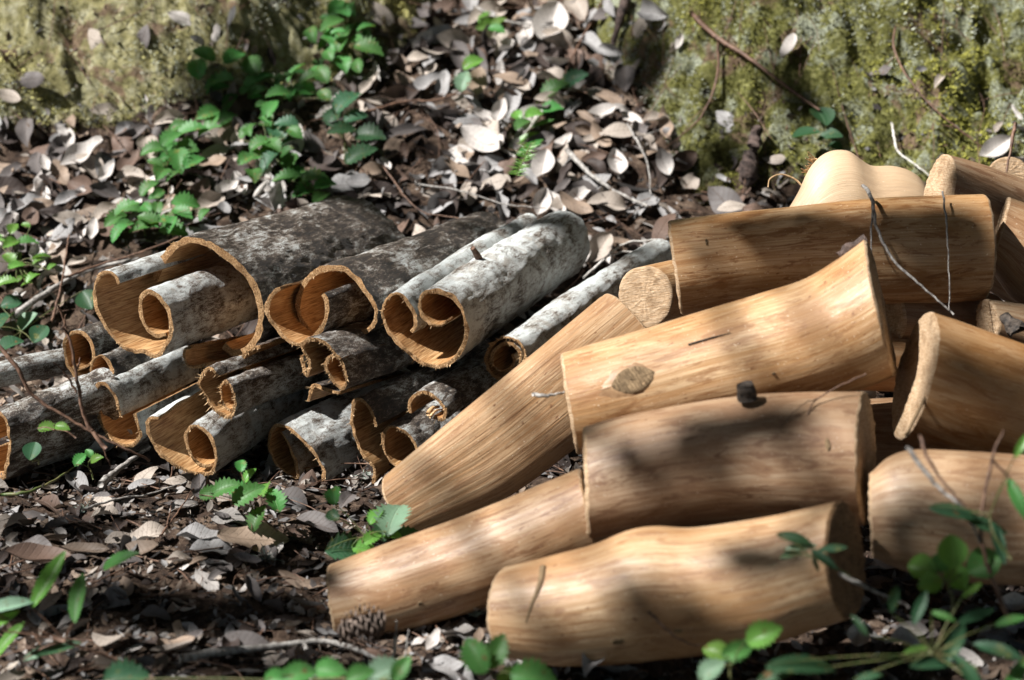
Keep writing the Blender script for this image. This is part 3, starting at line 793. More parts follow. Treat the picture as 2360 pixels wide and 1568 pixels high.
bark_roll("flat torn bark flake between the hairy tube and the silvery roll",
    r4((470,720),(500,640),(520,606),(600,630),(720,660)), (150, -50), 2.68, 2.86, 0, 0.004, 1.0, 0.8)

def on_roll(rb, frac, ang_deg, rad):
    a = R(ang_deg)
    return rb['A'] + rb['ax'] * (rb['L'] * frac) + rb['e1'] * (math.cos(a) * rad) + rb['e2'] * (math.sin(a) * rad)
# stub of a twig standing on the heart scroll, hollows where branches were
v_, f_ = tube([P(1108, 605, 2.80), P(1098, 586, 2.785), P(1089, 572, 2.775)], 0.0055, 0.0038, 9)
mk("twig_stub", v_, f_, M_twig_br, RB['heart']['root'])

# splinters lying in the mouth of the small tube
def splinter(u0, v0, u1, v1, d, w, label):
    a, b = P(u0, v0, d), P(u1, v1, d + 0.03)
    v, f = tube([a, (a + b) / 2 + Vector((0, 0, 0.004)), b], w, w * 0.5, 5)
    o = mk("splinter", v, f, M_fibre); meta(o, label, "splinter", "splinters in the small grey tube"); return o
splinter(985, 955, 1012, 938, 2.655, 0.0035, "thicker upper splinter in the mouth of the small greyish tube")
splinter(990, 962, 1020, 944, 2.65, 0.002, "thin lower splinter in the mouth of the small greyish tube")

# ------------------------------------------------------------------ logs
def log(label, st, d0, d1, mat=0, rb=1.0, shear0=0.0, shear1=0.0, name="peeled_log", capmat0=None, capmat1=None, bark=None,
        group="peeled logs in the heap", flat=0.0, cat="log", wob=1.0, expo=2.0):
    st = np.array(st, float); ns = len(st); shear0, shear1 = -shear0, -shear1
    tt = np.linspace(0, 1, ns)
    mid = (st[:, :2] + st[:, 2:]) / 2
    Lp = np.concatenate([[0], np.cumsum(np.linalg.norm(np.diff(mid, axis=0), axis=1))]); Lp /= Lp[-1]
    dd = d0 + (d1 - d0) * Lp
    m = 46
    T = [np.array(P(a[0], a[1], d)) for a, d in zip(st, dd)]; Bt = [np.array(P(a[2], a[3], d)) for a, d in zip(st, dd)]
    T6 = np.hstack([T, Bt])
    # resample along the middle line
    if ns > 2:
        q, s = catmull(T6, m)
    else:
        w = np.linspace(0, 1, m)[:, None]; q = T6[0] * (1 - w) + T6[-1] * w
    tp, bt = q[:, :3], q[:, 3:]
    c = (tp + bt) / 2; a = (tp - bt) / 2
    ax = c[-1] - c[0]; ax /= np.linalg.norm(ax)
    fw = np.array(FW)
    ha = np.linalg.norm(a, axis=1)
    b = np.cross(np.repeat(ax[None], m, 0), a); b /= np.linalg.norm(b, axis=1)[:, None]
    b *= np.sign((b @ fw))[:, None]                                 # b points away from the camera
    hb = np.minimum(ha, np.median(ha) * 1.25) * rb
    nr = 72
    th = np.linspace(0, 2 * np.pi, nr, endpoint=False)
    sv = rnd.uniform(0, 80)
    zl = np.concatenate([[0], np.cumsum(np.linalg.norm(np.diff(c, axis=0), axis=1))])
    Rr = np.median(ha)
    TH = th[:, None]; ZL = zl[None]
    bumpy = 1 + wob * (0.02 * fbm(np.cos(TH) * 1.3 + sv, ZL * 5 + np.sin(TH), 3, 6) + 0.012 * fbm(np.cos(TH) * 5 + sv, ZL * 12 + np.sin(TH) * 5, 2, 9))
    ca = np.sign(np.cos(TH)) * np.abs(np.cos(TH)) ** (2 / expo); sa = np.sign(np.sin(TH)) * np.abs(np.sin(TH)) ** (2 / expo)
    bumpy = bumpy + wob * 0.035 * fbm(np.cos(TH) * 1.6 + sv, np.sin(TH) * 1.6 + sv + 0 * ZL, 2, 3)
    if flat: bumpy = bumpy + flat * 0.05 * vn(TH * 9, 0 * ZL + sv)
    pts = c[None] + (ca * bumpy)[..., None] * a[None] + (sa * bumpy * hb[None])[..., None] * (b[None])
    # saw cuts are not square: slide both ends along the axis
    e0 = np.exp(-zl / (Rr * 0.9))[None]; e1_ = np.exp(-(zl[-1] - zl) / (Rr * 0.9))[None]
    pts = pts + ((sa * shear0 * e0 + sa * shear1 * e1_) * Rr)[..., None] * ax[None, None]
    jag = 0.0022 * vn(th * 14, np.full(nr, sv))
    pts[:, 0] += jag[:, None] * ax; pts[:, -1] += jag[:, None] * ax
    root = empty(name, Vector(c[0]), label, cat, group)
    # duplicate seam column for clean texture
    pv = np.concatenate([pts, pts[:1]], 0)
    uu = np.linspace(0, 2 * np.pi * Rr, nr + 1)[:, None]
    uv = np.stack([uu + 0 * ZL + sv, ZL + 0 * uu + sv], -1).reshape(-1, 2)
    mk("trunk_wood" if bark is None else "bark_skin", pv.reshape(-1, 3), grid_faces(nr + 1, m), M_wood[mat] if bark is None else M_bark[bark], root, uv)
    for k, (end, cm) in enumerate(((pts[:, 0], capmat0), (pts[:, -1], capmat1))):
        cc = end.mean(0); rings = [1.0, 0.985, 0.95, 0.85, 0.7, 0.5, 0.3, 0.12]
        sgn = -1 if k == 0 else 1
        V = np.stack([cc + (end - cc) * r_ + (ax * sgn * (0.0 if i < 1 else 0.0022 if i == 1 else 0.0035)) for i, r_ in enumerate(rings)], 1)
        V[:, 2:-1] += (rng.uniform(-1, 1, (nr, len(rings) - 3)) * 0.0009)[..., None] * ax
        V = V.reshape(-1, 3); F = [tuple(x) for x in grid_faces(nr, len(rings), close=True)]
        F.append(tuple(i * len(rings) + len(rings) - 1 for i in range(nr)))
        rel = V - cc
        uvc = np.stack([rel @ (a[0] / ha[0]), rel @ (b[0])], 1)
        if cm is M_wood[2]: uvc = uvc[:, ::-1] + sv
        mk("cut_end", V, F, cm or M_cut, root, uvc)
    return dict(root=root, c=c, a=a, b=b, hb=hb, ax=ax, pts=pts)
def surf(L, t, th_deg, out=0.0):
    """point and normal on a log: t along, angle 0 = top, -90 = towards the camera"""
    k = int(t * (len(L['c']) - 1)); a = R(th_deg)
    p = L['c'][k] + math.cos(a) * L['a'][k] + math.sin(a) * L['hb'][k] * L['b'][k]
    n = Vector(p - L['c'][k]).normalized()
    return Vector(p) + n * out, n

LG = {}
LG['top'] = log("long smooth peeled log on top of the heap, crossed by a grey twig",
    [(1545,507,1577,727),(1660,492,1680,712),(1800,478,1815,700),(2010,456,2050,702),(2150,450,2170,700),(2262,447,2266,692)], 2.60, 2.60, 1, 1.0, -0.10, -0.02)
LG['flare'] = log("stout peeled log with an oval knot and a flared right end",
    [(1298,815,1338,1050),(1380,790,1410,1040),(1500,755,1530,1015),(1620,718,1650,985),(1740,683,1780,960),(1850,648,1890,930),(1925,604,1975,905),(1962,578,2025,888),(1992,556,2062,872)], 2.42, 2.40, 0, 1.0, 0.0, -0.22)
LG['mid'] = log("thick shaded peeled log with a small black stub on top",
    [(1350,985,1360,1256),(1450,958,1465,1236),(1600,930,1620,1212),(1720,914,1740,1205),(1850,908,1870,1208),(1988,905,1996,1212)], 2.31, 2.27, 1, 1.0, 0.1, -0.20)
LG['low'] = log("lowest peeled log with a saw cut across its left end",
    [(1166,1308,1178,1512),(1260,1285,1275,1532),(1363,1258,1380,1532),(1446,1224,1470,1526),(1510,1214,1530,1518),(1600,1217,1620,1508),(1762,1194,1790,1478),(1850,1176,1880,1450),(1928,1158,1962,1425)], 2.21, 2.12, 0, 0.95, -0.15, -0.22, capmat1=M_cut_shaded)
LG['lowleft'] = log("smooth peeled log sloping down to the lower left with its end beside the cone",
    [(763,1302,792,1480),(900,1250,930,1455),(1040,1200,1070,1415),(1180,1145,1220,1365),(1332,1082,1380,1300)], 2.34, 2.32, 1, 0.95, 0.0, 0.0)
LG['diag'] = log("straight sunlit peeled log lying diagonally against the bark rolls",
    [(896,1088,972,1224),(1060,952,1165,1150),(1220,820,1350,1015),(1386,682,1535,875)], 2.49, 2.66, 2, 0.55, -0.45, 0.0, flat=0.6, expo=2.6, wob=0.5)
LG['small'] = log("short peeled log with split pale end, left of the top log",
    [(1478,614,1500,754),(1540,600,1562,745),(1640,580,1660,730)], 2.74, 2.86, 0, 0.75, 0.42, 0.0, expo=2.2)
LG['fork'] = log("glaring white peeled piece with two humps, the highest one behind the top log",
    [(1812,492,1812,640),(1845,437,1845,640),(1870,385,1870,640),(1905,353,1905,640),(1950,348,1950,640),(1985,371,1985,640),(2010,383,2010,640),(2060,384,2060,640),(2100,397,2100,640),(2125,420,2125,640),(2142,456,2142,630)], 2.82, 2.86, 4, 0.5, 0.0, 0.0, wob=0.5)
LG['upright'] = log("weathered peeled log with a pale slanting sawn face at the upper right",
    [(2180,356,2150,545),(2260,378,2210,600),(2360,415,2300,680),(2460,455,2400,740)], 2.74, 2.80, 1, 0.9, -0.08, 0.0)
LG['ring'] = log("log end with a ring of dark bark at the top right edge",
    [(2325,362,2322,440),(2400,362,2400,450),(2460,362,2460,460)], 2.95, 3.1, 1, 0.9, 0.7, 0.0, bark=0)
LG['edge'] = log("brown peeled log at the right edge with a narrow oval sawn face",
    [(2328,456,2280,615),(2400,480,2350,700),(2500,500,2470,760)], 2.66, 2.68, 3, 0.9, -0.2, 0.0)
LG['rsmall'] = log("small peeled log at the right edge carrying a crumb of black bark",
    [(2272,690,2288,790),(2360,702,2380,830),(2460,715,2480,860)], 2.56, 2.60, 0, 0.9, 0.0, 0.0)
LG['right'] = log("big peeled log at the right with a pale notched felling cut facing left",
    [(2146,718,2075,1015),(2230,745,2160,1050),(2330,782,2270,1085),(2460,830,2420,1130)], 2.37, 2.40, 3, 1.0, -0.10, 0.0)
LG['rlow'] = log("grey lined peeled log at the lower right behind the clover-like plant",
    [(2012,1084,2022,1290),(2050,1052,2065,1310),(2110,1036,2130,1330),(2230,1040,2240,1345),(2360,1048,2370,1350),(2480,1052,2490,1350)], 2.22, 2.20, 0, 0.95, -0.1, 0.0)
LG['gap'] = log("peeled log in deep shade seen in the gap under the top log",
    [(2040,662,2060,790),(2150,665,2170,800),(2280,675,2300,820)], 2.62, 2.66, 3, 1.0, 0.15, 0.0)
LG['deep'] = log("shaded peeled log deep between the flared log and the big right log",
    [(1900,930,1900,1120),(2040,920,2050,1130),(2200,915,2200,1140)], 2.56, 2.58, 3, 1.0, 0.0, 0.0)  # browner wood colour stands in for the shade down here
LG['deep2'] = log("shaded peeled log just below the gap under the top log",
    [(1960,760,1970,900),(2060,765,2080,905),(2180,775,2200,910)], 2.62, 2.64, 3, 1.0, 0.0, 0.0)  # shade under the top log put into the browner wood colour
log("thin grey branch with bark at the left edge beside the flared roll",
    [(-30,842,-28,902),(60,818,66,880),(160,800,170,862)], 2.78, 2.9, bark=1, name="branch_piece", cat="branch", group="")

# knots, cracks, saw cut, stubs
def blob_on(L, t, th, rl, rw, name, mat, raise_=0.002, ringn=5, jag=0.12):
    p, n = surf(L, t, th)
    ax = Vector(L['ax']); s = n.cross(ax).normalized(); axx = s.cross(n).normalized()
    V, F = [], []
    N = 36
    k = int(t * (len(L['c']) - 1)); rr = (Vector(L['pts'][0][k]) - Vector(L['c'][k])).length
    for i in range(ringn + 1):
        f = 1 - i / ringn
        for j in range(N):
            a = 2 * math.pi * j / N; q = 1 + jag * vn(j * 0.9, i * 2.3 + t * 50)
            dl = math.cos(a) * rl * f * q; dw = math.copysign(abs(math.sin(a)) ** 1.5, math.sin(a)) * rw * f * q
            sag = rr - math.sqrt(max(1e-6, rr * rr - dw * dw))
            hgt = raise_ * (math.exp(-((f - 0.8) / 0.14) ** 2) + 0.25 * math.sin(f * 19)) + 0.0012 * vn(j * 1.7, i * 3.1)
            V.append(tuple(p + axx * dl + s * dw - n * sag + n * ((0.0014 if name == 'knot' else 0.0007) + hgt if f < 0.99 else -0.003)))
    for i in range(ringn):
        for j in range(N):
            F.append((i * N + j, i * N + (j + 1) % N, (i + 1) * N + (j + 1) % N, (i + 1) * N + j))
    uv = [(v[0] + v[1], v[2]) for v in V]
    return mk(name, V, F, mat, L['root'], uv)
def near_param(L, u, v):
    """t and angle on the camera side of log L nearest to pixel (u, v)"""
    best = None
    for k in range(0, len(L['c'])):
        for th in range(-170, 60, 4):
            a = R(th); p = L['c'][k] + math.cos(a) * L['a'][k] + math.sin(a) * L['hb'][k] * L['b'][k]
            w = Vector(p) - Vector((0, 0, CAM_H)); d = w.dot(FW)
            uu = 1180 + w.x / d / K * 2360; vv = 784 - (w.y * SI + w.z * CO) / d / K * 2360
            e = (uu - u) ** 2 + (vv - v) ** 2
            if best is None or e < best[0]: best = (e, k / (len(L['c']) - 1), th)
    return best[1], best[2]
t_, h_ = near_param(LG['flare'], 1465, 873)
blob_on(LG['flare'], t_, h_, 0.042, 0.0245, 'knot_stain', M_stain, 0.0, 3, 0.3)
blob_on(LG['flare'], t_, h_, 0.031, 0.018, "knot", M_knot, 0.0012)
t_, h_ = near_param(LG['flare'], 1700, 700)
def line_on(L, px, w, name, mat, depth=0.0006):
    pts = []
    for u, v in px:
        t, h = near_param(L, u, v); p, n = surf(L, t, h, depth); pts.append(p)
    v, f = tube(pts, w, w * 0.4, 6)
    return mk(name, v, f, mat, L['root'])
line_on(LG['flare'], [(1590, 795), (1630, 785), (1690, 770)], 0.0012, "crack", M_stub)
line_on(LG['low'], [(1258, 1310), (1240, 1350), (1225, 1395), (1216, 1432)], 0.0042, "saw_cut", M_knot)
# stub of the flared branch
def chunk_mesh(pa, pb, r0, r1, n=10, seg=11, rough=0.3):
    v, f = tube([pa, (pa + pb) / 2, pb], r0, r1, seg, n)
    cc = v.mean(0); nn = np.array([mnoise.noise(Vector(p) * 90) for p in v])
    return v + (v - cc) * (rough * nn)[:, None], f
v_, f_ = chunk_mesh(P(1932, 590, 2.41), P(1992, 556, 2.41), 0.005, 0.006, rough=0.7)
mk("branch_stub", v_, f_, M_chunk, LG['flare']['root'])
v_, f_ = chunk_mesh(P(1722, 922, 2.25), P(1716, 888, 2.245), 0.013, 0.010, rough=0.3)
mk("branch_stub", v_, f_, M_stub, LG['mid']['root'])
v_, f_ = chunk_mesh(P(2318, 728, 2.50), P(2345, 765, 2.49), 0.007, 0.010, rough=0.6)
meta(mk("bark_crumb", v_, f_, M_stub), "crumb of black bark lying on the small log at the right edge", "bark crumb")
t_, h_ = near_param(LG['right'], 2275, 805); blob_on(LG['right'], t_, h_, 0.018, 0.006, "knot", M_knot, 0.004)
t_, h_ = near_param(LG['right'], 2215, 765); 
for (lk, u, v, a_, b_) in (('low', 1560, 1450, 0.006, 0.003), ('lowleft', 962, 1448, 0.004, 0.003), ('top', 1628, 560, 0.002, 0.006), ('flare', 1790, 865, 0.003, 0.002), ('low', 1420, 1480, 0.010, 0.005), ('mid', 1905, 1020, 0.004, 0.010)):
    if lk == 'lowleft': u, v = 962, 1390
    t_, h_ = near_param(LG[lk], u, v); blob_on(LG[lk], t_, h_, a_, b_, "knot", M_knot, 0.0012, 3)
# notch inside the felling cut of the big right log
v_, f_ = tube([P(2138, 905, 2.30), P(2112, 955, 2.29), P(2088, 1005, 2.285)], 0.0016, 0.0024, 6)
mk("cut_notch", v_, f_, M_knot, LG['right']['root'])
# pale fibres at the humped piece
for k, (px) in enumerate(([(1850, 430), (1830, 412), (1800, 402), (1775, 412), (1770, 432)], )):
    v_, f_ = tube([P(u, v, 2.835) for u, v in px], 0.0016, 0.0008, 6)
    mk("curled_fibre", v_, f_, M_fibre, LG['fork']['root'])
parts = []
for k in range(16):
    a = rnd.uniform(0, 1); u0, v0 = 1868 + 14 * a, 408 - 42 * a
    parts.append(tube([P(u0, v0, 2.84), P(u0 - rnd.uniform(10, 24), v0 - rnd.uniform(-6, 20), 2.83)], 0.0013, 0.0006, 5, 4))
v_, f_ = join(parts); fo = mk("frayed_fibre", v_, f_, M_fibre, LG['fork']['root']); meta(fo, kind="stuff")

# ------------------------------------------------------------------ twigs
def twig(label, lines, r, mat, name="twig", cat="twig", d=None, h=0.02, wob=0.0022, group="twigs lying about the pile"):
    """lines: list of pixel polylines with (u, v) or (u, v, depth)"""
    parts = []
    root = None
    for li, ln in enumerate(lines):
        pts = []
        for q in ln:
            if len(q) == 3: pts.append(P(*q))
            elif d: pts.append(P(q[0], q[1], d))
            else: pts.append(hit(q[0], q[1], h)[0])
        s = 1.0 if li == 0 else 0.55
        v, f = tube(pts, r * s, r * s * 0.45, 8, len(pts) * 7, wob)
        if root is None:
            root = empty(name, pts[0], label, cat, group)
            mk("stem", v, f, mat, root)
        else: mk("side_shoot", v, f, mat, root)
    return root
twig("long brown fallen branch slanting down over the right mossy bank",
     [[(1592,28),(1650,85),(1720,130),(1800,190),(1890,255)], [(1655,92),(1652,180),(1615,270),(1535,340)]], 0.0047, M_twig_br, "fallen_branch", "branch", h=0.035)
twig("grey crooked twig hanging over the front of the top log",
     [[(1990,428,2.56),(2010,460,2.53),(2022,530,2.515),(2060,600,2.505),(2125,660,2.50),(2198,726,2.50)], [(2012,480,2.53),(2008,560,2.51),(2016,640,2.50)]], 0.0026, M_twig, d=2.5)
twig("hair thin twig hanging straight down over the right part of the top log",
     [[(2172,440,2.55),(2182,520,2.51),(2187,620,2.50),(2188,715,2.50)]], 0.0014, M_twig)
twig("lichen grey stick lying down the slope behind the middle rolls", [[(1305,345),(1370,410),(1430,447),(1492,474)]], 0.0048, M_twig, h=0.03)
twig("bent white stem rising behind the humped pale piece", [[(2055,282),(2068,345),(2110,380),(2152,412)]], 0.0022, M_twig_white, h=0.03)
twig("long thin stem curving down the right mossy bank", [[(2065,60),(2062,115),(2100,190),(2180,275),(2290,358)]], 0.0022, M_twig_br, h=0.03)
twig("short reddish twig upright at the top right corner", [[(2340,285,2.9),(2330,340,2.88),(2318,400,2.86)]], 0.0030, M_twig_br)
twig("thin reddish leafless branch arching in from the left edge",
     [[(-20,780,2.50),(40,850,2.50),(80,915,2.51),(200,990,2.52),(300,1040,2.53),(345,1062,2.55)]], 0.0030, M_twig_br)
twig("upright leafless reddish twig with short side shoots in front of the small double curl",
     [[(245,1035,2.52),(200,975,2.52),(178,880,2.51),(165,800,2.50),(150,750,2.50),(135,702,2.49)], [(176,905,2.51),(150,860,2.50),(124,835,2.49)], [(163,790,2.5),(150,755,2.5),(152,725,2.49)], [(178,850,2.51),(186,825,2.51)], [(157,770,2.5),(137,745,2.49)], [(212,990,2.52),(240,1040,2.52),(255,1075,2.53)]], 0.0030, M_twig_br)
twig("mottled grey stick propped on the litter below the torn slot roll", [[(232,1115),(270,1085),(310,1055),(345,1030)]], 0.0055, M_twig, h=0.02)
twig("long grey stick lying along the bottom of the ground", [[(415,1518),(520,1500),(640,1490),(760,1480),(885,1522)], [(700,1486),(715,1510),(725,1530)]], 0.0055, M_twig, h=0.012)
twig("thick pale stick lying on the left slope below the light green plant", [[(30,730),(100,680),(200,625),(320,595)]], 0.0055, M_twig, h=0.04)
twig("dark thin twig across the left slope above the trough roll", [[(150,640),(230,610),(330,580),(420,545)]], 0.0025, M_twig_br, h=0.05)
twig("dark bare twig rising on the left slope beside the light green plant", [[(120,740),(140,660),(150,600),(160,540)]], 0.0022, M_twig_br, h=0.05)
twig("brown twig crossing the top of the gully", [[(1090,15),(1170,50),(1260,60),(1330,68)]], 0.003, M_twig, h=0.03)
twig("dark curved twig hanging at the top of the gully", [[(1390,0),(1370,40),(1330,110),(1300,190),(1355,215)]], 0.0026, M_twig_br, h=0.03)
twig("short dark stick with a fresh orange cut at the top of the picture", [[(1445,-10),(1430,40),(1412,104)]], 0.011, M_chunk, "sawn_stick", "stick", h=0.03)
p_ = P(1411, 106, 3.3)
twig("white forked dry stem beside the end of the thick striped roll", [[(1345,640),(1390,600),(1440,562),(1520,552)], [(1400,592),(1450,580),(1530,600)]], 0.0022, M_twig_white, h=0.03)
twig("thin brown twig across the middle slope", [[(840,260),(930,235),(1010,230),(1080,200)]], 0.003, M_twig_br, h=0.03)
twig("grey twig pointing down the slope right of the bent tan leaf", [[(1445,285),(1490,370),(1500,450)], [(1460,320),(1520,300)]], 0.0025, M_twig, h=0.035)
twig("fine dark twig over the litter left of the slender tubes", [[(880,380),(960,480),(1040,500),(1120,520)]], 0.0018, M_twig_br, h=0.04)
twig("long wiry twig lying along the slope behind the arched rolls", [[(960,425),(1060,440),(1160,470),(1260,480)]], 0.0018, M_twig, h=0.045)
twig("small twig sticking out of the front of the low sprig", [[(370,1235),(410,1180),(450,1120)], [(385,1210),(395,1165)]], 0.0016, M_twig_br, h=0.02)
twig("thin twig resting on the sunlit leaves at lower left", [[(190,1175),(270,1150),(340,1140),(430,1110)]], 0.0018, M_twig, h=0.02)
twig("pair of hair thin twigs lying on the shaded middle log",
     [[(1995,862,2.24),(1890,915,2.235),(1860,960,2.225),(1853,1035,2.22)], [(1888,915,2.235),(1840,940,2.225),(1800,985,2.22)]], 0.0011, M_twig_br)
twig("short stalk sticking out of the left end of the stout knotted log", [[(1228,910,2.37),(1262,912,2.37),(1300,905,2.38)]], 0.0028, M_twig)
twig("pale straight twig leaning at the foot of the lower right log", [[(1935,1322,2.04),(2000,1355,2.04),(2095,1398,2.05)]], 0.0024, M_twig)
twig("broken dark stick in front of the notched log", [[(1495,1410,2.09),(1560,1470,2.09),(1610,1490,2.1)]], 0.002, M_twig_br)
twig("two stub stems standing at the foot of the lower left log", [[(905,1520,2.18),(912,1470,2.18),(915,1432,2.18)], [(935,1515,2.17),(938,1480,2.17),(942,1450,2.17)]], 0.0022, M_twig)
twig("reddish stem climbing past the lower right log", [[(2330,1440,2.0),(2275,1300,2.0),(2262,1200,2.0),(2290,1050,2.0),(2315,990,2.0)], [(2290,1060,2.0),(2330,1110,2.0),(2360,1160,2.0)]], 0.0028, M_twig_br)
twig("grey stem slanting over the lower right log", [[(2090,1030,2.02),(2150,1110,2.01),(2215,1170,2.0),(2260,1250,2.0)]], 0.0026, M_twig)
twig("thin second stem slanting over the lower right log", [[(2118,1000,2.03),(2140,1060,2.02),(2190,1130,2.01),(2245,1190,2.0)]], 0.0022, M_twig_br)
twig("bright green creeping stem under the dark flared roll", [[(0,1140),(60,1135),(120,1110),(180,1070)]], 0.0024, M_stem, h=0.02)
twig("thin brown stick in front of the short split log", [[(1575,668,2.66),(1610,672,2.62),(1660,668,2.62)]], 0.0018, M_twig_br)

# loose crumbs of twig over the litter
def twig_litter():
    parts = []
    for k in range(900):
        if k < 600: x, y = rnd.uniform(-1.1, 1.0), rnd.uniform(2.75, 4.0)
        else: x, y = rnd.uniform(-0.9, 0.3), rnd.uniform(1.9, 2.7)
        g, m = G([x], [y]); a = rnd.uniform(0, 6.28); L = rnd.uniform(0.02, 0.11)
        p = Vector((x, y, g[0] + rnd.uniform(0.004, 0.03 if k < 600 else 0.012)))
        q = Vector((x + math.cos(a) * L, y + math.sin(a) * L, 0)); g2 = G([q.x], [q.y])[0][0]; q.z = g2 + rnd.uniform(0.004, 0.03 if k < 600 else 0.012)
        mid = (p + q) / 2 + Vector((rnd.gauss(0, L * .08), rnd.gauss(0, L * .08), 0.003))
        r = rnd.uniform(0.0004, 0.0012)
        parts.append(tube([p, mid, q], r, r * 0.6, 5, 7))
    v, f = join(parts)
    meta(mk("twig_litter", v, f, M_twig_br), "small broken twigs scattered through the leaf litter", "twigs", kind="stuff")
twig_litter()

# old bark chunk leaning in the hollow of the right bank, pine cone, lichen tufts
pa, pb = hit(1722, 408, 0.02)[0], hit(1745, 300, 0.05)[0]
v_, f_ = tube([pa, (pa + pb) / 2, pb], 0.017, 0.010, 12, 26, 0.012)
nn = np.array([mnoise.fractal(Vector(p) * 55, 1, 2, 4) for p in v_]); cc = v_.mean(0)
meta(mk("bark_chunk", v_ + (v_ - cc) * 0.0 + np.array([0, -1, 0.2]) * (0.006 * nn)[:, None], f_, M_chunk),
     "dark old chunk of bark leaning in the hollow of the right bank", "bark chunk")
def cone():
    c = P(835, 1440, 2.17)
    root = empty("pine_cone", c, "brown scaly cone at the foot of the lower left log", "cone")
    v, f = tube([c + Vector((-0.022, 0, -0.01)), c, c + Vector((0.024, 0, 0.004))], 0.011, 0.010, 10, 8)
    mk("core", v, f, M_cone, root)
    V, F = [], []
    for k in range(70):
        t = k / 69; a = k * 2.399; r = 0.020 * math.sin(math.pi * (0.12 + 0.8 * t)) + 0.002
        ctr = c + Vector((-0.024 + 0.048 * t, 0, -0.01 + 0.014 * t))
        od = Vector((0.55 - 0.9 * (1 - t), math.cos(a), math.sin(a))).normalized()
        sd = od.cross(Vector((1, 0, 0))).normalized(); w = 0.006
        b = ctr + Vector((0, math.cos(a), math.sin(a))) * r * 0.5; e = ctr + Vector((0, math.cos(a), math.sin(a))) * r + od * 0.003
        up = od.cross(sd) * 0.0025; n0 = len(V)
        V += [b - sd * w * .5, b + sd * w * .5, e + sd * w, e - sd * w, e + od * 0.0012, e + up, b + up]
        F += [(n0, n0 + 1, n0 + 2, n0 + 3), (n0 + 3, n0 + 2, n0 + 4), (n0 + 3, n0 + 4, n0 + 5), (n0 + 4, n0 + 2, n0 + 5)]
    mk("scales", [tuple(v) for v in V], F, M_cone, root, smooth=False)
cone()
def lichen_tuft(u, v, label, s=0.012):
    c = hit(u, v, 0.004)[0]; parts = []
    for k in range(26):
        d = Vector((rnd.gauss(0, 1), rnd.gauss(0, 1), abs(rnd.gauss(0.6, 0.6)))).normalized() * s * rnd.uniform(0.5, 1.2)
        parts.append(tube([c, c + d * 0.5 + Vector((0, 0, 0.001)), c + d + Vector((rnd.gauss(0, .003), 0, rnd.gauss(0, .003)))], 0.0008, 0.0003, 4, 4))
    v, f = join(parts); meta(mk("lichen_tuft", v, f, M_lichen), label, "lichen", "tufts of pale lichen")
lichen_tuft(190, 1182, "pale lichen tuft on the lit ground at lower left")
lichen_tuft(615, 1290, "pale lichen tuft below the low green sprig", 0.018)
lichen_tuft(840, 1100, "pale lichen tuft under the bottom row of bark rolls")
lichen_tuft(1095, 1420, "pale lichen tuft between the two lowest logs", 0.016)
lichen_tuft(1300, 235, "pale lichen tuft beside the green sprig in the gully", 0.018)

# ------------------------------------------------------------------ green plants
gl_cache = {}
def green_proto(kind):
    out = []
    for k in range(3):
        if kind == "tooth": a = leaf_grid(37, 7, 1.0, rnd.uniform(0.58, 0.70), 0.15, rnd.uniform(-0.35, -0.1), 0.28, 0.50, 0.85, rnd.uniform(-.3, .3), 0.02, k)
        elif kind == "round": a = leaf_grid(21, 7, 1.0, rnd.uniform(0.78, 0.92), 0.2, rnd.uniform(-0.3, 0.0), 0.2, 0.0, 1.0, rnd.uniform(-.2, .2), 0.0, k)
        else: a = leaf_grid(31, 7, 1.0, rnd.uniform(0.26, 0.34), 0.1, rnd.uniform(-0.3, 0.1), 0.3, 0.12, 0.9, rnd.uniform(-.4, .4), 0.02, k)
        out.append((a, grid_faces(*((37, 7) if kind == "tooth" else (21, 7) if kind == "round" else (31, 7)))))
    return out
GP = {k: green_proto(k) for k in ("tooth", "round", "long")}
def plant(label, base, leaves, kind="tooth", mat=0, h=0.04, d=None, name="seedling", cat="plant", stem=0.0014, face=0.55, group="green plants around the pile", stemmat=None):
    """leaves: (u, v, length px[, angle[, material]])"""
    if d: b = P(base[0], base[1], d)
    else: b = hit(*base)[0]
    root = empty(name, b, label, cat, group)
    pts = []
    ex = []
    if len(leaves) >= 7 and not d and kind == 'tooth':
        for k in range(11):
            a_ = rnd.choice(leaves); ex.append((a_[0] + rnd.uniform(-50, 50), a_[1] + rnd.uniform(-35, 45), a_[2] * rnd.uniform(0.55, 0.85)))
    for lf in list(leaves) + ex:
        u, v, Lp = lf[:3]; ang = lf[3] if len(lf) > 3 and lf[3] is not None else rnd.uniform(0, 360); mi = lf[4] if len(lf) > 4 else mat
        if d: p, dd = P(u, v, d + rnd.uniform(-0.03, 0.03)), d
        else: p, dd = hit(u, v, h * rnd.uniform(0.5, 1.4))
        (v0, uv), F = rnd.choice(GP[kind])
        L = Lp * dd * K / 2360
        a = R(ang); dr = Vector((math.cos(a), math.sin(a) * SI, math.sin(a) * CO))
        n = Vector((rnd.gauss(-0.15, 0.25), -face + rnd.gauss(0, 0.2), 1.0)).normalized()
        M = frame(dr, n)
        w = (v0 * L) @ M.T + np.array(p)
        o = mk("leaf", w, F, M_green[mi], root, uv)
        nd = Vector(M[:, 0]); pts.append(p - nd * L * 0.5)
    parts = []
    if pts:
        cen = sum(pts, Vector()) / len(pts); hub = b.lerp(cen, 0.7)
        parts.append(tube([b, b.lerp(hub, 0.5) + Vector((rnd.gauss(0, .004), 0, 0.004)), hub], stem, stem * 0.7, 6, 8))
        for q in pts: parts.append(tube([hub, hub.lerp(q, 0.5) + Vector((0, 0, 0.003)), q], stem * 0.6, stem * 0.4, 5, 6))
    v, f = join(parts); mk("stem", v, f, stemmat or M_stem, root)
    return root
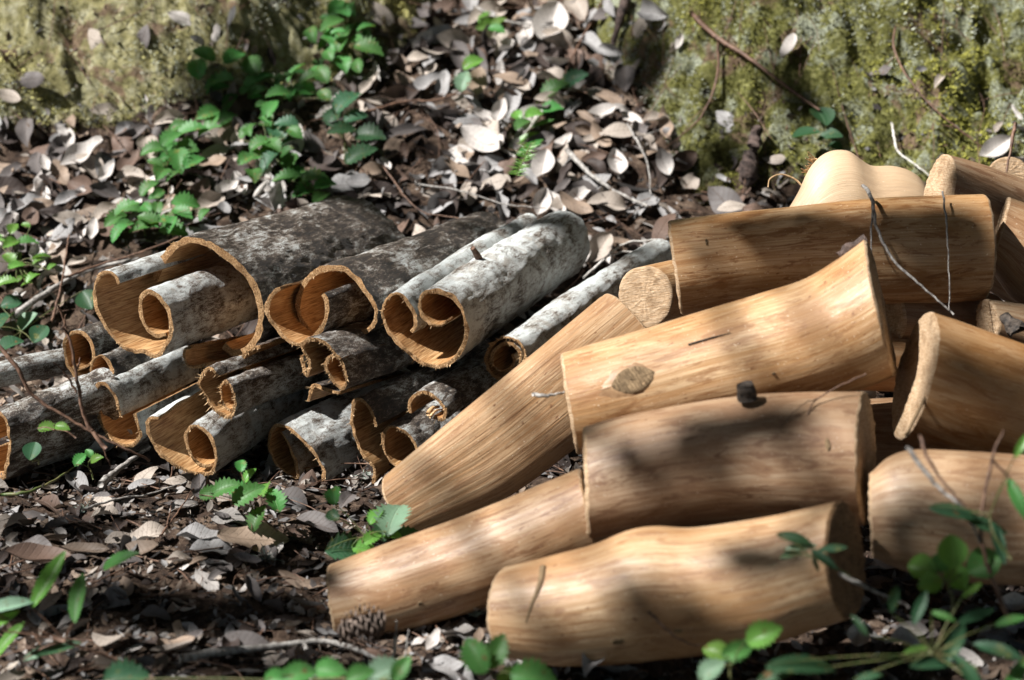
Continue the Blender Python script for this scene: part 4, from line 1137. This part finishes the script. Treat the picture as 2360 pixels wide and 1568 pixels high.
plant("shaded green sprig against the dark hollow of the left bank", (520, 225), [(455,155,75,100),(540,130,75,60),(500,190,85,170),(580,150,70,120),(590,185,70,30),(470,125,60,150)], mat=0, h=0.05)
plant("bright bramble spray in front of the left mossy bank", (640, 290), [(592,213,55,10),(655,183,60,30),(715,178,60,20),(625,248,60,80),(680,215,65,10),(700,205,60,150),(615,180,50,40),(680,165,60,60),(740,170,60,120),(640,215,60,200)], mat=0, h=0.06)
plant("tall leafy shoot with hanging leaves at the top left of the gully", (790, 165), [(790,25,75,250),(765,55,70,230),(800,75,75,270),(850,112,75,-25),(770,115,75,200),(790,145,60,280),(755,95,65,240),(820,95,60,-50),(775,15,60,60),(835,70,60,-60)], mat=0, h=0.07)
plant("small spray below the shaded sprig at the left", (505, 290), [(500,205,60,10),(530,235,55,250),(478,262,60,210),(520,275,60,30),(490,275,50,100)], mat=0, h=0.05)
plant("long toothed green spray down the middle of the left slope", (400, 420), [(440,300,75,10),(395,318,65,60),(412,368,75,280,0),(372,398,60,250),(398,405,45,240,0),(350,345,60,200),(430,340,60,-20)], mat=0, h=0.06)
plant("low dark spray above the trough roll on the left slope", (335, 545), [(290,480,70,20),(370,512,75,-10),(330,525,70,200),(430,468,70,10),(345,432,60,60),(265,505,60,220),(400,530,80,-30),(275,535,60,250),(420,490,60,-40)], mat=0, h=0.05)
plant("dense dark green bramble in the middle of the slope", (640, 420), [(600,330,60,40),(640,298,70,120,1),(622,370,70,250,1),(585,402,60,270),(600,360,60,10),(650,330,70,20,1),(570,300,55,60),(660,285,60,170,1)], mat=0, h=0.06)
plant("toothed leaves just above the largest bark roll", (705, 470), [(660,408,70,190),(722,410,75,-10),(738,455,60,250,0),(690,400,70,60),(700,440,60,210),(750,425,55,20)], mat=0, h=0.05)
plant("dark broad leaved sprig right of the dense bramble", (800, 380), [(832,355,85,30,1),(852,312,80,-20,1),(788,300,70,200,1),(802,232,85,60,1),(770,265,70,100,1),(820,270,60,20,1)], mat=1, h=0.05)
plant("bright small seedling near the top centre of the gully", (1140, 100), [(1125,45,50,10,2),(1145,68,45,-30,0),(1120,60,50,200,2),(1150,50,45,40,2)], mat=2, h=0.04)
plant("single bright toothed leaf pair in the gully", (1105, 160), [(1068,185,58,80,3),(1090,145,55,30,2)], mat=2, h=0.05)
plant("green sprig with a dull oval leaf right of the sun patch", (1230, 290), [(1322,183,75,10,1),(1278,205,75,25,0),(1272,250,55,0,0),(1232,262,50,30,2),(1205,285,50,60,0),(1190,265,40,120,2)], mat=0, h=0.05)
plant("narrow leaved sprig above the needle tuft", (1210, 350), [(1212,318,70,15,2),(1222,340,80,50,0),(1250,285,60,30,0)], kind="long", mat=2, h=0.05)
plant("blue green three leaved sprig in front of the right mossy bank", (1925, 345), [(1893,268,70,95,1),(1912,316,60,-10,1),(1858,312,70,10,1),(1925,340,40,-40,1)], kind="round", mat=1, h=0.06)
plant("light green leaves at the left edge of the slope", (45, 640), [(30,525,40,80,2),(62,558,55,15,0),(25,560,45,230,2),(95,592,50,10,0),(40,612,45,40,2),(20,595,45,120,2),(15,650,55,10,2),(75,640,40,60,2)], kind="tooth", mat=2, h=0.05, face=0.3)
plant("dark grey green leaves at the left edge above the thin branch", (50, 800), [(15,735,70,100,1),(62,745,66,45,3),(25,795,66,60,1),(92,770,56,70,1),(200,692,60,-60,1),(25,700,50,20,1)], kind="round", mat=1, h=0.05)
plant("tiny bright seedling in front of the dark flared roll", (175, 1010), [(110,985,48,10,2),(143,985,40,-20,2)], mat=2, d=2.52, stemmat=M_twig_br)
plant("two leaved seedling below the pale slotted roll", (215, 1105), [(185,1058,42,60,0),(222,1058,35,10,2),(205,1045,28,120,0)], mat=0, d=2.60)
plant("single dark leaf hanging before the dark flared roll", (90, 1070), [(75,1040,52,85,1)], kind="round", mat=1, d=2.56)
plant("glossy green sprig on the ground below the open sheet", (640, 1225), [(555,1072,40,90,0),(575,1095,45,60,2),(520,1125,75,15,0),(572,1138,85,30,0),(595,1192,70,85,0),(632,1150,70,100,0),(485,1138,60,0,0),(610,1125,55,110,2),(545,1130,60,160,0)], mat=0, d=2.50, stemmat=M_twig_br)
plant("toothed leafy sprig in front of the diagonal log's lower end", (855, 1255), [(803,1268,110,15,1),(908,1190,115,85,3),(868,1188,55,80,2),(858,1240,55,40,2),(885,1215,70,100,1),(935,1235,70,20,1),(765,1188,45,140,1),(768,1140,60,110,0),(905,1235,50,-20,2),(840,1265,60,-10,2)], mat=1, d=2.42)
plant("slender seedling with long leaves at the lower left edge", (350, 1560), [(112,1335,150,68,2),(275,1290,110,10,0),(20,1395,120,20,3),(5,1430,90,40,2),(20,1475,110,60,2),(130,1495,120,15,1),(180,1375,130,95,0),(90,1505,80,30,3)], kind="long", mat=0, d=2.15, stemmat=M_twig_br, stem=0.002, face=0.9)
plant("blurred green leaves along the bottom edge left of the middle", (760, 1590), [(690,1552,85,10,0),(760,1545,80,-10,0),(830,1555,70,20,0),(885,1545,90,30,3),(925,1540,70,60,0),(290,1560,110,10,1),(640,1565,70,0,0)], kind="tooth", mat=0, d=1.98, face=0.9)
plant("two broad bright leaves at the bottom edge below the two lowest logs", (1120, 1575), [(1095,1510,95,120,0),(1145,1500,90,70,0),(1230,1560,110,-10,0),(1180,1560,80,30,2)], kind="tooth", mat=0, d=1.98, face=1.2)
plant("pale green leaves at the bottom below the notched log", (1690, 1580), [(1700,1500,80,20,0),(1760,1462,90,20,2),(1650,1502,70,160,2),(1640,1545,75,40,3),(1735,1480,60,200,0)], kind="tooth", mat=0, d=1.98, face=0.9)
plant("clover-like bright plant in front of the lower right log", (2190, 1430), [(2195,1272,80,95,2),(2268,1300,90,25,0),(2125,1308,70,165,2),(2205,1332,70,-60,2),(2145,1345,62,200,2),(2165,1300,55,40,0)], kind="round", mat=2, d=1.98, face=1.3)
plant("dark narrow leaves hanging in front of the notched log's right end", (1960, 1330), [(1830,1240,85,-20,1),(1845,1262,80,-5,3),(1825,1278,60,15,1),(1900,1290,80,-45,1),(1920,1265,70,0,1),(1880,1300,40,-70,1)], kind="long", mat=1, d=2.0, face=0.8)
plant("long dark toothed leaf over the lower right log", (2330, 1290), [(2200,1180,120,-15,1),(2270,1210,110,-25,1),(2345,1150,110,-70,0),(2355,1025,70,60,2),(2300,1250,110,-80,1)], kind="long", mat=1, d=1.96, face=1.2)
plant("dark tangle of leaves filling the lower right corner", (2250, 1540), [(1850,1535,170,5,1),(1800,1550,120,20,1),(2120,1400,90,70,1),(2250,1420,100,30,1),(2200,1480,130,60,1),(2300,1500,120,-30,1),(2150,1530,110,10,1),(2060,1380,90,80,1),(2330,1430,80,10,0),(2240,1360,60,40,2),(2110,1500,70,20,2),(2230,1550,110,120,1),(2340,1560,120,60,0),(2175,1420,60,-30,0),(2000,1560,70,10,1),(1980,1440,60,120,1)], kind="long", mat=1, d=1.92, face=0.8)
# needle tuft
def needles():
    c = hit(1200, 375, 0.03)[0]
    root = empty("needle_sprig", c, "small tuft of light green needles on the middle slope", "plant", "green plants around the pile")
    a, b = P(1225, 330, 3.15), P(1190, 405, 3.1); V, F = [], []
    tv, tf = tube([a, b], 0.0015, 0.001, 5, 6); mk("stem", tv, tf, M_stem, root)
    for k in range(90):
        p = a.lerp(b, rnd.random()); d = Vector((rnd.choice([-1, 1]) * rnd.uniform(0.6, 1), rnd.gauss(0, .4), rnd.uniform(-0.2, .5))).normalized() * rnd.uniform(0.012, 0.024)
        s = Vector((0, 0.0006, 0.0008)); n0 = len(V); V += [tuple(p - s), tuple(p + s), tuple(p + d)]; F.append((n0, n0 + 1, n0 + 2))
    o = mk("needles", V, F, M_green[2], root, uv=[(0.5, 0.5)] * len(V)); meta(o, kind="stuff")
needles()

# ------------------------------------------------------------------ unseen tree overhead, added and shaped to dapple the light
def shade_tree():
    root = empty("unseen_shade_tree", (-3.2, -0.6, 0.0), "unseen broad leaved tree added out of frame, crown shaped to dapple the light", "tree")
    SH = [  # (u, v, ru, rv, d, cover): where leaves are placed to cast shade
     (470,150,180,120,3.5,3.0),(330,60,120,60,3.55,.8),(650,60,120,70,3.6,.7),(130,270,90,50,3.4,.9),(760,240,160,70,3.4,.7),(560,330,160,70,3.3,.7),
     (620,430,260,70,3.1,1.3),(900,380,210,100,3.1,1.6),(1120,440,260,70,3.0,1.5),(1400,120,130,150,3.6,1.3),(930,60,140,70,3.7,2.2),
     (1000,210,80,40,3.4,.3),(1480,470,230,60,2.95,1.1),(1620,180,200,150,3.4,1.0),(1880,350,200,80,3.2,1.0),(1720,330,140,90,3.3,.9),(2130,330,160,50,3.2,.4),
     (300,1350,520,130,2.32,1.9),(640,1240,230,60,2.45,1.3),(60,1170,140,70,2.5,1.3),(480,1490,420,70,2.2,1.3),(850,1180,110,70,2.5,1.2),
     (600,570,90,40,2.85,.6),(960,600,110,40,2.9,.6),(90,1010,120,60,2.7,.6),(60,830,90,50,2.8,.4),(900,850,80,30,2.75,.4),
     (1680,1090,270,90,2.25,1.5),(1400,1030,100,110,2.3,1.5),(1510,850,110,60,2.38,.6),(1900,570,380,110,2.55,.9),(2120,600,190,130,2.55,.7),(1890,830,90,70,2.38,.35),
     (2050,1450,440,130,2.0,1.8),(1800,1330,170,100,2.1,.8),(2280,930,160,160,2.3,.9),(2200,1180,190,110,2.15,1.1),(1090,985,50,40,2.5,.5),(1500,1460,340,60,2.1,1.3),
     (2290,560,110,170,2.7,.9),(1560,500,90,60,2.6,.7)]
    LIT = [(400,960,170,2.72),(260,930,90,2.72),(700,970,110,2.72),(1130,650,170,2.85),(760,510,110,3.0),(470,600,90,2.78),(1330,700,60,2.9),
           (1150,270,110,3.35),(180,400,150,3.25),(420,480,60,3.1),(1950,400,110,2.85),(100,110,190,3.5),(2230,110,190,3.5),(1700,220,70,3.4),(1260,790,90,2.55),
           (400,1130,190,2.65),(1100,1240,110,2.3),(1650,760,110,2.4),(1900,700,90,2.4),(1250,1350,90,2.15),(1000,210,60,3.4),(650,225,60,3.4),(410,350,55,3.3),(790,90,50,3.6),(640,720,60,2.72),(900,880,90,2.7),(760,830,50,2.7),(2200,830,60,2.35)]
    LC = np.array([tuple(P(a, b, d)) for a, b, r, d in LIT]); LR = np.array([r * d * K / 2360 for a, b, r, d in LIT]); SV = np.array(SUN)
    def shades_lit(p):
        w = np.array(p)[None] - LC; w = w - (w @ SV)[:, None] * SV
        return bool((np.linalg.norm(w, axis=1) < LR + 0.02).any())
    V, UV, F, base = [], [], [], 0
    ff = grid_faces(5, 3); cents = []
    for (u, v, ru, rv, d, cov) in SH:
        A = math.pi * ru * rv * (d * K / 2360) ** 2 * 1.6
        n = int(cov * A / 0.0030); t0 = rnd.uniform(4.4, 5.6)
        cents.append(P(u, v, d) + SUN * t0)
        for k in range(n):
            a = rnd.uniform(0, 6.283); r = math.sqrt(rnd.random())
            p = P(u + ru * r * math.cos(a), v + rv * r * math.sin(a), d) + SUN * (t0 + rnd.uniform(-0.5, 0.6))
            if shades_lit(p): continue
            L = rnd.uniform(0.07, 0.11)
            g, uv = leaf_grid(5, 3, L, L * 0.55, 0.2, -0.3, 0.2)
            M = frame(Vector((rnd.gauss(0, 1), rnd.gauss(0, 1), -0.3)), Vector((rnd.gauss(0, .45), rnd.gauss(0, .45), 1)))
            V.append(g @ M.T + np.array(p)); UV.append(uv); F.append(ff + base); base += 15
    # more unseen leaves, added above and to the sides to block sky light
    for k in range(24000):
        a = rnd.uniform(0, 6.283); r = 9.0 * rnd.random() ** 0.6; 
        p = Vector((0.3 + r * math.cos(a), 2.6 + r * math.sin(a), rnd.uniform(2.4 if r < 3.6 else 1.2, 6.0)))
        q = p - SUN * ((p.z - 0.2) / SUN.z)
        if -1.5 < q.x < 1.5 and 1.3 < q.y < 4.4: continue
        L = rnd.uniform(0.22, 0.38)
        g, uv = leaf_grid(5, 3, L, L * 0.55, 0.2, -0.3, 0.2)
        M = frame(Vector((rnd.gauss(0, 1), rnd.gauss(0, 1), -0.3)), Vector((rnd.gauss(0, .5), rnd.gauss(0, .5), 1)))
        V.append(g @ M.T + np.array(p)); UV.append(uv); F.append(ff + base); base += 15
    V = np.concatenate(V)
    mk("crown", V, np.concatenate(F), M_canopy, root, np.concatenate(UV))
    tp = Vector((-3.0, -0.2, 3.6)); parts = [tube([Vector((-3.2, -0.6, -0.2)), Vector((-3.15, -0.5, 1.8)), tp, Vector((-2.8, 0.2, 5.6))], 0.17, 0.07, 12, 24, 0.05)]
    for c in cents[::3]:
        e = c + Vector((0, 0, 0.15))
        parts.append(tube([tp + Vector((0, 0, rnd.uniform(0, 1.2))), tp.lerp(e, 0.55) + Vector((0, 0, 0.35)), e], 0.010, 0.004, 6, 12, 0.05))
    v, f = join(parts); mk("trunk", v, f, M_chunk, root)
shade_tree()
print("objects", len(scene.objects))
